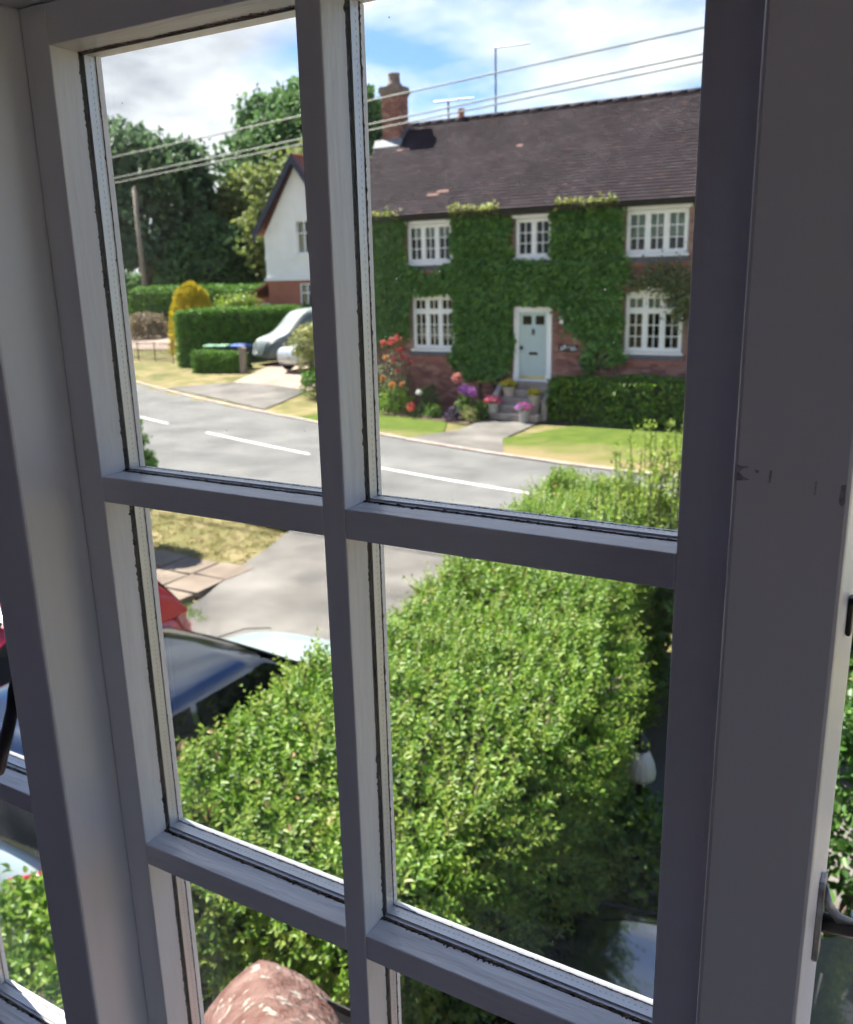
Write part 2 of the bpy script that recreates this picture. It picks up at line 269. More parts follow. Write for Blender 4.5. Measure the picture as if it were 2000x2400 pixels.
class MB:
    def __init__(s): s.v = []; s.f = []
    def quad(s, a, b, c, d): n = len(s.v); s.v += [a, b, c, d]; s.f.append((n, n + 1, n + 2, n + 3)); return s
    def poly(s, pts): n = len(s.v); s.v += list(pts); s.f.append(tuple(range(n, n + len(pts)))); return s
    def box(s, x0, x1, y0, y1, z0, z1):
        n = len(s.v); s.v += [(x0, y0, z0), (x1, y0, z0), (x1, y1, z0), (x0, y1, z0), (x0, y0, z1), (x1, y0, z1), (x1, y1, z1), (x0, y1, z1)]
        s.f += [tuple(n + i for i in q) for q in ((0, 3, 2, 1), (4, 5, 6, 7), (0, 1, 5, 4), (1, 2, 6, 5), (2, 3, 7, 6), (3, 0, 4, 7))]; return s
    def prism(s, pts, ax, a, b):
        """polygon pts in the plane normal to axis ax, extruded from a to b"""
        def P(p, t): return {'x': (t, p[0], p[1]), 'y': (p[0], t, p[1]), 'z': (p[0], p[1], t)}[ax]
        n = len(s.v); k = len(pts); s.v += [P(p, a) for p in pts] + [P(p, b) for p in pts]
        s.f.append(tuple(range(n, n + k))); s.f.append(tuple(range(n + 2 * k - 1, n + k - 1, -1)))
        for i in range(k): j = (i + 1) % k; s.f.append((n + i, n + k + i, n + k + j, n + j))
        return s
    def tube(s, pts, rad, seg=8, cap=True):
        pts = [Vector(p) for p in pts]; rad = rad if hasattr(rad, '__len__') else [rad] * len(pts); n0 = len(s.v)
        for i, p in enumerate(pts):
            d = (pts[min(i + 1, len(pts) - 1)] - pts[max(i - 1, 0)]).normalized()
            a = d.orthogonal().normalized() if abs(d.z) < .9 else Vector((1, 0, 0)); a = (a - d * a.dot(d)).normalized(); b = d.cross(a)
            if i and a.dot(la) < 0.3:
                a = (la - d * la.dot(d)).normalized(); b = d.cross(a)
            la = a
            for k in range(seg): t = 2 * PI * k / seg; s.v.append(tuple(p + (a * math.cos(t) + b * math.sin(t)) * rad[i]))
        for i in range(len(pts) - 1):
            for k in range(seg):
                j = (k + 1) % seg; s.f.append((n0 + i * seg + k, n0 + i * seg + j, n0 + (i + 1) * seg + j, n0 + (i + 1) * seg + k))
        if cap: s.f.append(tuple(n0 + k for k in range(seg - 1, -1, -1))); e = n0 + (len(pts) - 1) * seg; s.f.append(tuple(e + k for k in range(seg)))
        return s
    def lathe(s, prof, c=(0, 0, 0), seg=16, flute=0, fn=12):
        n0 = len(s.v)
        for r, z in prof:
            for k in range(seg):
                t = 2 * PI * k / seg; rr = r * (1 + flute * math.cos(fn * t)); s.v.append((c[0] + rr * math.cos(t), c[1] + rr * math.sin(t), c[2] + z))
        for i in range(len(prof) - 1):
            for k in range(seg): j = (k + 1) % seg; s.f.append((n0 + i * seg + k, n0 + i * seg + j, n0 + (i + 1) * seg + j, n0 + (i + 1) * seg + k))
        s.f.append(tuple(n0 + k for k in range(seg - 1, -1, -1))); e = n0 + (len(prof) - 1) * seg; s.f.append(tuple(e + k for k in range(seg)))
        return s
    def loft(s, rings, close=True, capa=True, capb=True):
        n0 = len(s.v); k = len(rings[0])
        for r in rings: s.v += [tuple(p) for p in r]
        for i in range(len(rings) - 1):
            for a in range(k if close else k - 1):
                b = (a + 1) % k; s.f.append((n0 + i * k + a, n0 + i * k + b, n0 + (i + 1) * k + b, n0 + (i + 1) * k + a))
        if capa: s.f.append(tuple(n0 + a for a in range(k - 1, -1, -1)))
        if capb: e = n0 + (len(rings) - 1) * k; s.f.append(tuple(e + a for a in range(k)))
        return s
    def build(s, name, m, parent=None, smooth=False, bevel=0, subsurf=0, seg=2):
        V = np.array(s.v, float)
        if parent is not None: org = np.array(ORG[parent.name])
        else: lo, hi = V.min(0), V.max(0); org = np.array([(lo[0] + hi[0]) / 2, (lo[1] + hi[1]) / 2, lo[2]])
        me = bpy.data.meshes.new(name); me.from_pydata((V - org).tolist(), [], s.f)
        bm = bmesh.new(); bm.from_mesh(me); bmesh.ops.recalc_face_normals(bm, faces=bm.faces); bm.to_mesh(me); bm.free()
        o = link_mesh(name, me, m, parent, smooth)
        if parent is None: o.location = org
        ORG[o.name] = Vector(org)
        if bevel:
            b = o.modifiers.new('bevel', 'BEVEL'); b.width = bevel; b.segments = seg; b.limit_method = 'ANGLE'; b.harden_normals = False
        if subsurf:
            u = o.modifiers.new('subsurf', 'SUBSURF'); u.levels = subsurf; u.render_levels = subsurf
        return o
def box(name, m, parent, x0, x1, y0, y1, z0, z1, bevel=0):
    return MB().box(min(x0, x1), max(x0, x1), min(y0, y1), max(y0, y1), min(z0, z1), max(z0, z1)).build(name, m, parent, bevel=bevel)
def share(src, parent, offset):
    """another object on the same mesh data, moved by offset"""
    o = bpy.data.objects.new(src.name.split('.')[0], src.data); COL.objects.link(o); o.parent = parent; o.location = offset; ORG[o.name] = ORG[src.name]; return o

# ---- foliage
def unit(a): return a / np.maximum(np.linalg.norm(a, axis=-1, keepdims=True), 1e-9)
def leaf_geo(P, D, Nn, L, Wd, fold=.18):
    D = unit(D); Nn = unit(Nn - D * np.sum(Nn * D, -1, keepdims=True)); S = np.cross(D, Nn); L = np.asarray(L)[:, None]; Wd = np.asarray(Wd)[:, None]
    up = Nn * Wd * fold
    v = np.stack([P, P + D * L * .32 + S * Wd * .5 + up, P + D * L * .68 + S * Wd * .40 + up, P + D * L - Nn * L * .12,
                  P + D * L * .68 - S * Wd * .40 + up, P + D * L * .32 - S * Wd * .5 + up], 1)
    n = len(P); b = np.arange(n)[:, None] * 6
    f = np.concatenate([b + np.array([[0, 1, 2, 3]]), b + np.array([[0, 3, 4, 5]])], 0)
    return v.reshape(-1, 3), f
def rand_dir(n): return unit(rng.normal(size=(n, 3)))
def leaves(P, Nn, size, spread=.8, aspect=.5, droop=.0):
    n = len(P); D = unit(rand_dir(n) * spread + Nn * .35 + np.array([0, 0, -droop])); NN = unit(Nn + rand_dir(n) * .5)
    L = size * rng.uniform(.65, 1.25, n); return leaf_geo(P, D, NN, L, L * aspect)
def sprigs(B, S, length, k, leaf, aspect=.45, open_=.9):
    """k leaves in pairs along each little shoot that starts at B and runs along S"""
    m = len(B); S = unit(S); ref = rand_dir(m); A = unit(np.cross(S, ref)); Bn = np.cross(S, A); Ls = length * rng.uniform(.6, 1.3, m)
    Ps, Ds, Ns, Ll = [], [], [], []
    for j in range(k):
        t = (j // 2 + .6) / (k / 2); ang = (j % 2) * PI + (j // 2) * 1.57 + rng.normal(0, .3, m)
        per = A * np.cos(ang)[:, None] + Bn * np.sin(ang)[:, None]
        if j == k - 1: per = per * .3
        Ps.append(B + S * (Ls * min(t, 1))[:, None]); d = unit(S * (.55 + .35 * t) + per * open_ + np.array([0, 0, -.12])); Ds.append(d); Ns.append(S - d * np.sum(S * d, -1, keepdims=True) + np.array([0, 0, .4]))
        Ll.append(leaf * (1.1 - .45 * t) * rng.uniform(.8, 1.2, m))
    P, D, Nn, L = (np.concatenate(q) for q in (Ps, Ds, Ns, Ll)); return leaf_geo(P, D, Nn, L, L * aspect)
def join(gs):
    V, Fc, o = [], [], 0
    for v, f in gs: V.append(v); Fc.append(f + o); o += len(v)
    return np.concatenate(V), np.concatenate(Fc)
def wob(P, s, a, seed=0):
    q = P * s + seed; return a * (np.sin(q[:, 0] + 1.3 * np.sin(q[:, 1])) + np.sin(1.7 * q[:, 1] + np.sin(q[:, 2] * 1.3)) + np.sin(1.9 * q[:, 2] + 1.1 * np.sin(q[:, 0] * .9))) / 3
def box_surface(lo, hi, n, faces='tlrnf', round_=.12):
    """random points and outward normals on a box: t top, l -x, r +x, n -y, f +y; corners rounded"""
    lo, hi = np.array(lo, float), np.array(hi, float); d = hi - lo
    A = {'t': d[0] * d[1], 'l': d[1] * d[2], 'r': d[1] * d[2], 'n': d[0] * d[2], 'f': d[0] * d[2]}; tot = sum(A[c] for c in faces); Ps, Ns = [], []
    for c in faces:
        m = int(n * A[c] / tot); u = rng.uniform(size=(m, 3)); nn = np.zeros((m, 3)); i, v = {'t': (2, 1), 'l': (0, 0), 'r': (0, 1), 'n': (1, 0), 'f': (1, 1)}[c]
        u[:, i] = v; nn[:, i] = 1 if v else -1; Ps.append(lo + u * d); Ns.append(nn)
    P, Nn = np.concatenate(Ps), np.concatenate(Ns); c = (lo + hi) / 2; q = (P - c) / (d / 2); q[:, 2] = np.maximum(q[:, 2], 0)
    e = np.sort(np.abs(q), 1)[:, 1]; k = np.clip((e - .8) / .2, 0, 1)[:, None]
    Nn = unit(Nn + k * unit(q) * .9); P = P - unit(q) * k * round_; return P, Nn
def crown(c, r, nclump, per, size, clump_r, seed=0, flat=.0, fill=.55):
    """leaf clumps spread through the outer part of an ellipsoid"""
    c, r = np.array(c, float), np.array(r, float); d = rand_dir(nclump); d[:, 2] = np.where(d[:, 2] < -.55, -d[:, 2], d[:, 2])
    rad = rng.uniform(fill, 1.0, nclump) ** .6; lump = 1 + wob(d * 3, 1.7, .22, seed); C = c + d * r * (rad * lump)[:, None]
    cr = clump_r * rng.uniform(.6, 1.4, nclump)
    P = np.repeat(C, per, 0) + rand_dir(nclump * per) * (np.repeat(cr, per) * rng.uniform(.3, 1, nclump * per) ** .5)[:, None] * np.array([1, 1, .7])
    Nn = unit(np.repeat(d, per, 0) * .5 + (P - np.repeat(C, per, 0)) / clump_r + np.array([0, 0, .5])); return leaves(P, Nn, size, .9, .6)

# ================================================================== TERRAIN, ROAD, PAVEMENTS
FK = [(-120, 72), (-70, 47), (-45, 34), (-30.7, 26.9), (-22.8, 23.2), (-16.3, 20.9), (-13.05, 19.8), (-9.05, 18.5), (-5.3, 18.0), (0, 17.7), (40, 16.5)]
CL = [(-120, 66), (-70, 41.5), (-45, 29), (-30.7, 22.8), (-22.4, 19.7), (-18.1, 18.3), (-13.3, 16.9), (-10.8, 16.3), (-7.1, 15.5), (0, 14.7), (40, 13.4)]
NK = [(-120, 60), (-70, 36), (-45, 24.5), (-30, 18.0), (-20, 14.9), (-13, 13.1), (-9, 12.5), (0, 11.5), (40, 10.0)]
def ip(T, x): return np.interp(x, [a for a, b in T], [b for a, b in T])
def smooth_line(T, xs):
    """rounded-off polyline: average of the linear interpolation over a window"""
    return np.mean([ip(T, np.asarray(xs) + d) for d in np.linspace(-3.2, 3.2, 9)], 0)
def terr(x, y):
    x, y = np.asarray(x, float), np.asarray(y, float); s = np.clip((y - ip(FK, x)) * .88, 0, None); a = np.clip((-x - 17) / 6, 0, 1); a = a * a * (3 - 2 * a)
    return a * 1.3 * (1 - np.exp(-s / 14.))
def struct(o): o['kind'] = 'structure'; return o
def strip(name, m, xs, ya, yb, off, n=6, thick=0):
    """sheet between two lines y=ya(x), y=yb(x), laid on the terrain"""
    V, Fc = [], []
    for i, x in enumerate(xs):
        for j in range(n + 1):
            y = ya[i] + (yb[i] - ya[i]) * j / n; V.append((x, y, float(terr(x, y)) + off))
    for i in range(len(xs) - 1):
        for j in range(n): a = i * (n + 1) + j; Fc.append((a, a + n + 1, a + n + 2, a + 1))
    return np_obj(name, V, Fc, m)
def sheet(name, m, pts, off):
    return MB().poly([(x, y, off) for x, y in pts]).build(name, m)
gx = np.concatenate([np.linspace(-200, -62, 24), np.linspace(-60, -1, 60), np.linspace(0, 80, 18)]); gy = np.concatenate([np.linspace(-150, -6, 10), np.linspace(-5, 15, 16), np.linspace(16, 52, 37), np.linspace(54, 180, 24)])
V = [(x, y, float(terr(x, y))) for x in gx for y in gy]; n_ = len(gy)
struct(np_obj('ground', V, [(i * n_ + j, (i + 1) * n_ + j, (i + 1) * n_ + j + 1, i * n_ + j + 1) for i in range(len(gx) - 1) for j in range(n_ - 1)], 'grass'))
xs = np.linspace(-110, 38, 120); fk = smooth_line(FK, xs); nk = smooth_line(NK, xs)
struct(strip('road', 'asphalt', xs, nk, fk, .012))
struct(strip('pavement', 'slab', xs, nk - 1.35, nk - .16, .09, 3))
def mark(x0, x1, w=.055):
    q = np.linspace(x0, x1, 8); y = smooth_line(CL, q); return struct(strip('road_marking', 'white_line', q, y - w, y + w, .016, 1))
for a, b in ((-32, -27.2), (-24.9, -20.35), (-18.1, -13.35), (-10.9, -6.2), (-4, .5), (2.5, 7)): mark(a, b)
# kerbs: single stones along both sides of the road
def kerb(name, T, side, x0, x1, step, up):
    k = thing(name, (x0, float(ip(T, x0)), 0), 'x', 'x'); del k['label']; del k['category']; struct(k)
    x = x0
    while x < x1:
        sl = (float(smooth_line(T, [x + step])[0]) - float(smooth_line(T, [x])[0])) / step; L = step / math.sqrt(1 + sl * sl) * (1 + sl * sl) ** .5
        y0, y1 = float(smooth_line(T, [x + .01])[0]), float(smooth_line(T, [x + step - .01])[0]); z = up + random.uniform(-.006, .006); w = .15 * side
        b = MB(); p = [(x + .006, y0), (x + step - .006, y1), (x + step - .006, y1 + w), (x + .006, y0 + w)]
        b.prism(p if side > 0 else p[::-1], 'z', -.12, z).build('kerb_stone', 'kerb', k); x += step
kerb('far_kerb', FK, 1, -38, 1, .92, .055)
kerb('near_kerb', NK, -1, -15, -5, .92, .10)
# lawns, path and flower bed in front of the cottage
def lawnmat():
    m = mat('front_lawn_grass', (.105, .14, .024), (.068, .105, .018), scale=2.2, detail=8, rough=1, bump=1.2, bscale=45, spec=.1)
    t = m.node_tree; n = t.nodes.new; l = t.links.new; p = [q for q in t.nodes if q.type == 'BSDF_PRINCIPLED'][0]; src = p.inputs['Base Color'].links[0].from_socket
    g = n('ShaderNodeNewGeometry'); s = n('ShaderNodeSeparateXYZ'); l(g.outputs['Position'], s.inputs[0])
    ns = n('ShaderNodeTexNoise'); ns.inputs['Scale'].default_value = .8; ns.inputs['Detail'].default_value = 7; l(g.outputs['Position'], ns.inputs['Vector'])
    a = n('ShaderNodeMath'); a.operation = 'MULTIPLY_ADD'; a.inputs[1].default_value = 5.0; l(ns.outputs['Fac'], a.inputs[0]); l(s.outputs[1], a.inputs[2])
    r = n('ShaderNodeMapRange'); r.inputs[1].default_value = 21.2; r.inputs[2].default_value = 23.4; r.inputs[3].default_value = 1; r.inputs[4].default_value = 0; l(a.outputs[0], r.inputs[0])
    q = n('ShaderNodeMixRGB'); l(r.outputs[0], q.inputs[0]); l(src, q.inputs[1]); q.inputs[2].default_value = (.225, .178, .09, 1); l(q.outputs[0], p.inputs['Base Color']); return m
M['lawn'] = lawnmat()
xl = np.linspace(-17.2, -11.45, 12); fl = smooth_line(FK, xl) + .16
struct(strip('lawn', 'lawn', xl, fl, np.maximum(np.interp(xl, [-17.2, -16, -12.6, -11.45], [23.5, 23.3, 22.6, 20.2]), fl + .01), .03, 4))
xl = np.linspace(-10.05, 6, 14); fl = smooth_line(FK, xl) + .16
struct(strip('lawn', 'lawn', xl, fl, np.interp(xl, [-10.05, -9.6, 6], [20.4, 23.45, 23.75]), .03, 4))
struct(sheet('garden_path', 'tarmac', [(-12.3, 19.62), (-11.2, 19.26), (-10.0, 19.02), (-8.9, 18.68), (-9.85, 20.6), (-10.0, 23.4), (-11.75, 23.4), (-11.55, 21.4)], .036))
for k, (x, y) in enumerate([(-11.9, 20.9), (-11.3, 20.95), (-10.7, 21.0)]): pass
struct(sheet('flower_bed', 'soil', [(-17.3, 23.3), (-16, 23.1), (-12.6, 22.5), (-11.8, 22.3), (-11.75, 24.5), (-17.3, 24.5)], .04))
struct(sheet('flower_bed', 'soil', [(-10.0, 23.3), (6, 23.6), (6, 24.5), (-10.0, 24.5)], .04))
# far drive: tarmac apron, then pink gravel that climbs to the white house
def quadgrid(name, m, c, off, n=14):
    V, Fc = [], []
    for i in range(n + 1):
        for j in range(n + 1):
            u, v = i / n, j / n; x = (1 - u) * (1 - v) * c[0][0] + u * (1 - v) * c[1][0] + u * v * c[2][0] + (1 - u) * v * c[3][0]; y = (1 - u) * (1 - v) * c[0][1] + u * (1 - v) * c[1][1] + u * v * c[2][1] + (1 - u) * v * c[3][1]
            V.append((x, y, float(terr(x, y)) + off))
    return struct(np_obj(name, V, [(i * (n + 1) + j, (i + 1) * (n + 1) + j, (i + 1) * (n + 1) + j + 1, i * (n + 1) + j + 1) for i in range(n) for j in range(n)], m))
quadgrid('driveway', 'tarmac', [(-27.2, 25.5), (-19.4, 22.35), (-20.4, 26.0), (-24.6, 26.8)], .035)
quadgrid('driveway', 'gravel', [(-24.7, 26.7), (-20.3, 25.9), (-20.5, 40), (-29.5, 40)], .045)
quadgrid('garden_drive', 'gravel', [(-43, 37), (-36, 36.6), (-40, 44.5), (-52, 44.5)], .05)
# near side: our own drive, slab path, dry verge
struct(sheet('near_driveway', 'tarmac', [(-13, .75), (2.5, .75), (2.5, 8), (-3.4, 9.4), (-3.2, 10.6), (-4.2, 11.7), (-11.4, 12.6), (-10.1, 12.0), (-9.35, 11.3), (-9.0, 10.3), (-8.7, 9.15), (-8.3, 8.1), (-8.2, 7.6), (-13, 7.4)], .10))
gp = thing('slab_path', (-9.5, 8.3, 0), 'x', 'x'); del gp['label']; del gp['category']; struct(gp)
for i in range(6):
    for j in range(3):
        cx, cyy = -12.1 + i * .66, 7.75 + j * .62 + (i % 2) * .05
        if cx > -8.55 - .1 * j: continue
        z = .115 + random.uniform(-.008, .010); a = random.uniform(-.05, .05); q = [(cx + (dx_ * math.cos(a) - dy_ * math.sin(a)), cyy + (dx_ * math.sin(a) + dy_ * math.cos(a))) for dx_, dy_ in ((-.31, -.29), (.31, -.29), (.31, .29), (-.31, .29))]
        MB().prism(q, 'z', .02, z).build('paving_slab', 'slab', gp, bevel=.008)
# tufts of dry grass and weeds
def tufts(name, m, P, size, label, cat):
    n = len(P); k = 14; B = np.repeat(P, k, 0) + rng.normal(0, .035, (n * k, 3)) * np.array([1, 1, 0]); D = unit(rng.normal(0, .45, (n * k, 3)) + np.array([0, 0, 1])); L = size * rng.uniform(.5, 1.3, n * k)
    v, f = leaf_geo(B, D, rand_dir(n * k), L, L * .10); o = np_obj(name, v, f, m); return tag(o, label, cat, kind='stuff')
M['drygrass'] = leafmat('dry_grass_blades', [(.40, .32, .15), (.33, .27, .11), (.20, .21, .06), (.46, .38, .20)], .4, .8)
q = rng.uniform(size=(900, 2)); P = np.stack([-13.5 + q[:, 0] * 5.0, 9.2 + q[:, 1] * 2.2, np.full(900, .0)], 1); P = P[P[:, 0] < np.interp(P[:, 1], [9.2, 10.3, 11.4], [-8.75, -9.05, -9.4])]
tufts('dry_grass', 'drygrass', P, .05, 'parched grass of the near verge beside the tarmac drive', 'grass')

# ================================================================== OUR ROOM AND ITS WINDOW
X0, X1, X2, X3 = -.6222, -.3850, -.3647, -.1265
ZT = [.1765, -.1842, -.5501]; ZB = [-.1615, -.5271, -.888]
PL0, PL1, PR0, PR1 = -.707, -.653, -.0865, -.0325           # the two posts
YP, YF, YG1, YG2, YO = .4424, .500, .527, .5415, .550          # post face, sash face, inner glass, outer glass, outside
STOP, SBOT = .207, -.930
wall_in, wall_out = .38, .595; WX0, WX1 = -1.32, .58; WZ0, WZ1 = -.985, .262
fr = thing('window_surround', (-.37, .5, H + WZ0), 'white painted window frame with two thick upright posts and a deep head', 'window frame')
for a, b in ((PL0, PL1), (PR0, PR1)):
    MB().box(a, b, YP, .556, H + SBOT - .012, H + STOP).build('post', 'paint_post', fr, bevel=.0025)
box('head', 'paint_h', fr, WX0 + .052, WX1 - .052, YP, .556, H + STOP, H + WZ1 - .002)
box('jamb', 'paint_post', fr, WX0 + .001, WX0 + .05, YP, .556, H + WZ0 + .03, H + WZ1 - .002); box('jamb', 'paint_post', fr, WX1 - .05, WX1 - .001, YP, .556, H + WZ0 + .03, H + WZ1 - .002)
box('sill', 'paint_h', fr, WX0 + .052, WX1 - .052, YP - .03, .572, H + WZ0 + .002, H + SBOT - .012, bevel=.004)

def ragged(name, parent, m, a, b, along, fixed, y0, y1, sign, amp, n=220):
    """uneven thin strip lying on a reveal: along = 'x' or 'z', fixed = the reveal's other coordinate, sign = side it faces"""
    V, Fc = [], []; t = .0006
    e0 = rng.normal(0, amp * .5, n + 1); e1 = np.abs(rng.normal(0, amp * .6, n + 1)) * (rng.uniform(size=n + 1) < .5)
    lf = np.interp(np.arange(n + 1), np.linspace(0, n, 9), rng.uniform(.1, 1.9, 9)); e1 = e1 * lf
    for i in range(n + 1):
        s = a + (b - a) * i / n; d = fixed + sign * (t + abs(rng.normal(0, .0004)))
        ya, yb = y0 - e1[i], y1 + e0[i] * .2
        for (yy, dd) in ((ya, fixed + sign * .0001), ((ya * .6 + yb * .4), d), (yb, fixed + sign * .0002)):
            V.append((s, yy, dd) if along == 'x' else (dd, yy, s))
    for i in range(n):
        for j in range(2): k = i * 3 + j; Fc.append((k, k + 3, k + 4, k + 1))
    return np_obj(name, V, Fc, m, parent)

def sash(dx, label, xmin=None):
    s = thing('casement_window', ((PL1 + PR0) / 2 + dx, YF, H + SBOT), label, 'window')
    xl, xr, x0, x1, x2, x3 = (v + dx for v in (PL1 + .001, PR0 - .001 + .006, X0, X1, X2, X3))
    B = .0011
    MB().box(xl, x0, YF, YO, H + SBOT, H + STOP - .001).build('stile', 'paint', s, bevel=B); MB().box(x3, xr, YF, YO, H + SBOT, H + STOP - .001).build('stile', 'paint', s, bevel=B)
    MB().box(x0, x3, YF, YO, H + ZT[0], H + STOP - .001).build('top_rail', 'paint_h', s, bevel=B)
    MB().box(x0, x3, YF, YO, H + SBOT, H + ZB[2]).build('bottom_rail', 'paint_h', s, bevel=B)
    MB().box(x1, x2, YF, YO, H + ZB[2], H + ZT[0]).build('glazing_bar', 'paint', s, bevel=B)
    for r in range(2):
        for a, b in ((x0, x1), (x2, x3)): MB().box(a, b, YF, YO, H + ZT[r + 1], H + ZB[r]).build('glazing_bar', 'paint_h', s, bevel=B)
    for r in range(3):
        for a, b in ((x0, x1), (x2, x3)):
            zb, zt = H + ZB[r], H + ZT[r]; e = .0004
            p = MB().box(a + e, b - e, YG1 - .0015, YG1 + .0015, zb + e, zt - e).build('pane', 'glass', s)
            p.data.materials.append(M['glass_dirty'])
            for pf in p.data.polygons:
                if pf.normal.y < -.9: pf.material_index = 1
            MB().box(a + e, b - e, YG2 - .0015, YG2 + .0015, zb + e, zt - e).build('outer_glass', 'glass', p)
            sp_ = MB(); y0, y1, w = .5310, .5395, .0014
            sp_.box(a, a + w, y0, y1, zb, zt).box(b - w, b, y0, y1, zb, zt).box(a + w, b - w, y0, y1, zb, zb + w).box(a + w, b - w, y0, y1, zt - w, zt)
            sb = sp_.build('spacer_bar', 'spacer', p)
            hb = MB(); yy = .5365
            for i in range(int((zt - zb) / .0045)):
                z = zb + .004 + i * .0045; hb.quad((a + w + .0001, yy - .0004, z), (a + w + .0001, yy + .0004, z), (a + w + .0001, yy + .0004, z + .0016), (a + w + .0001, yy - .0004, z + .0016))
            for i in range(int((b - a) / .0045)):
                x = a + .004 + i * .0045; hb.quad((x, yy - .0004, zb + w + .0001), (x + .0016, yy - .0004, zb + w + .0001), (x + .0016, yy + .0004, zb + w + .0001), (x, yy + .0004, zb + w + .0001))
            hb.build('perforations', 'holes', sb)['kind'] = 'stuff'
            ragged('sealant', p, 'sealant', zb, zt, 'z', a, .5268, .5310, 1, .0010); ragged('sealant', p, 'grime', a, b, 'x', zb, .5235, .5275, 1, .0018)
            ragged('sealant', p, 'grime', a, b, 'x', zt, .5262, .5310, -1, .0012); ragged('sealant', p, 'grime', zb, zt, 'z', b, .5250, .5310, -1, .0010)
            ragged('outer_putty', p, 'grime', a, b, 'x', zb, .5428, .5440, 1, .0008); ragged('outer_putty', p, 'grime', zb, zt, 'z', a, .5428, .5438, 1, .0005)
    return s
sash(0, 'white six-pane casement window in the middle of the frame')
sash(PL0 - PR0, 'white casement window at the left edge, beyond the dark left post')

M['scuff'] = mat('dark_scuff', (.20, .19, .21), (.55, .55, .58), scale=260, rough=.6)
def scuff(pts):
    MB().poly([(x, YP - .0002, H + z) for x, z in pts]).poly([(x, YP - .0001, H + z) for x, z in pts]).build('scuff_mark', 'scuff', fr)
scuff([(-.0845, -.0930), (-.0825, -.0937), (-.0800, -.0934), (-.0790, -.0942), (-.0815, -.0948), (-.0832, -.0968), (-.0812, -.0990), (-.0780, -.1000), (-.0800, -.1006), (-.0845, -.1010)])
scuff([(-.0372, -.0990), (-.0352, -.0985), (-.0351, -.1075), (-.0362, -.1090), (-.0375, -.1070)]); scuff([(-.0760, -.0950), (-.0740, -.0952), (-.0742, -.0966), (-.0758, -.0962)]); scuff([(-.0690, -.0945), (-.0682, -.0946), (-.0684, -.1010), (-.0694, -.1008)]); scuff([(-.0485, -.0980), (-.0478, -.0982), (-.0480, -.1050), (-.0487, -.1046)])
# ironmongery
f1 = thing('window_fastener', (-.74, .47, H - .40), 'black iron fastener with a cranked tail on the left-edge casement', 'window handle')
MB().tube([(-.7352, .485, H - .351), (-.7335, .468, H - .357), (-.7345, .462, H - .372), (-.7390, .460, H - .392), (-.7560, .459, H - .428), (-.7800, .459, H - .470)], [.0052, .0062, .0058, .0058, .0062, .0075], 10).build('tail', 'iron', f1, smooth=True)
MB().box(-.752, -.724, .494, .4999, H - .385, H - .335).build('back_plate', 'iron', f1, bevel=.002)
f2 = thing('window_fastener', (-.03, .46, H - .2), 'black iron catch on the side of the right post', 'window handle')
MB().box(PR1, PR1 + .003, .490, .499, H - .192, H - .170).build('back_plate', 'iron', f2, bevel=.0015)
MB().tube([(PR1 + .003, .490, H - .170), (PR1 + .012, .490, H - .172), (PR1 + .016, .486, H - .192)], [.004, .004, .0035], 10).build('catch', 'iron', f2, smooth=True)
f3 = thing('casement_stay', (-.02, .50, H - .41), 'worn grey metal stay bracket low on the side of the right post', 'window stay')
MB().box(PR1, PR1 + .0035, .500, .5125, H - .408, H - .352).build('plate', 'pewter', f3, bevel=.001)
MB().tube([(PR1 + .003, .508, H - .384), (PR1 + .03, .512, H - .384), (PR1 + .12, .53, H - .387), (PR1 + .24, .56, H - .39)], .0058, 10).build('arm', 'iron', f3, smooth=True)
MB().tube([(PR1 + .002, .506, H - .355), (PR1 + .006, .506, H - .37), (PR1 + .012, .507, H - .3775), (PR1 + .02, .509, H - .3785)], [.002, .0028, .0032, .002], 8).build('hook', 'pewter', f3, smooth=True)

# the room round the camera
RX0, RX1, RY0, FZ, CZ = -2.3, 1.9, -3.1, H - 1.62, H + .72
def room(name, m, *b): return struct(box(name, m, None, *b))
room('room_floor', 'carpet', RX0, RX1, RY0, wall_in, FZ - .1, FZ); room('room_ceiling', 'wallpaint', RX0, RX1, RY0, wall_in, CZ, CZ + .1)
b = MB(); bw = (.85, 1.55, FZ + .95, FZ + 1.65)  # bw: unseen opening added behind the camera to brighten the frame's inner faces
for q in ((RX0, bw[0], FZ - .1, CZ + .1), (bw[1], RX1, FZ - .1, CZ + .1), (bw[0], bw[1], FZ - .1, bw[2]), (bw[0], bw[1], bw[3], CZ + .1)): b.box(q[0], q[1], RY0 - .1, RY0, q[2], q[3])
struct(b.build('room_back_wall', 'wallpaint')); room('room_left_wall', 'wallpaint', RX0 - .1, RX0, RY0 - .1, wall_in, FZ - .1, CZ + .1); b = MB(); sw = (-1.35, -.05, FZ + .85, FZ + 2.0)
for q in ((RY0 - .1, sw[0], FZ - .1, CZ + .1), (sw[1], wall_in, FZ - .1, CZ + .1), (sw[0], sw[1], FZ - .1, sw[2]), (sw[0], sw[1], sw[3], CZ + .1)): b.box(RX1, RX1 + .1, q[0], q[1], q[2], q[3])
struct(b.build('room_right_wall', 'wallpaint'))
M['ownbrick'] = mat('own_house_brick', (.24, .11, .08), (.34, .18, .13), scale=8, rough=.9, bump=.3)
own = thing('own_house_wall', (0, .6, 0), 'brick front wall round the window, seen from indoors', 'wall')
b = MB(); b.box(RX0 - .1, WX0, wall_in, wall_out, 0, H + 1.0); b.box(WX1, RX1 + .1, wall_in, wall_out, 0, H + 1.0); b.box(WX0, WX1, wall_in, wall_out, 0, H + WZ0); b.box(WX0, WX1, wall_in, wall_out, H + WZ1, H + 1.0)
b.build('masonry', 'ownbrick', own)
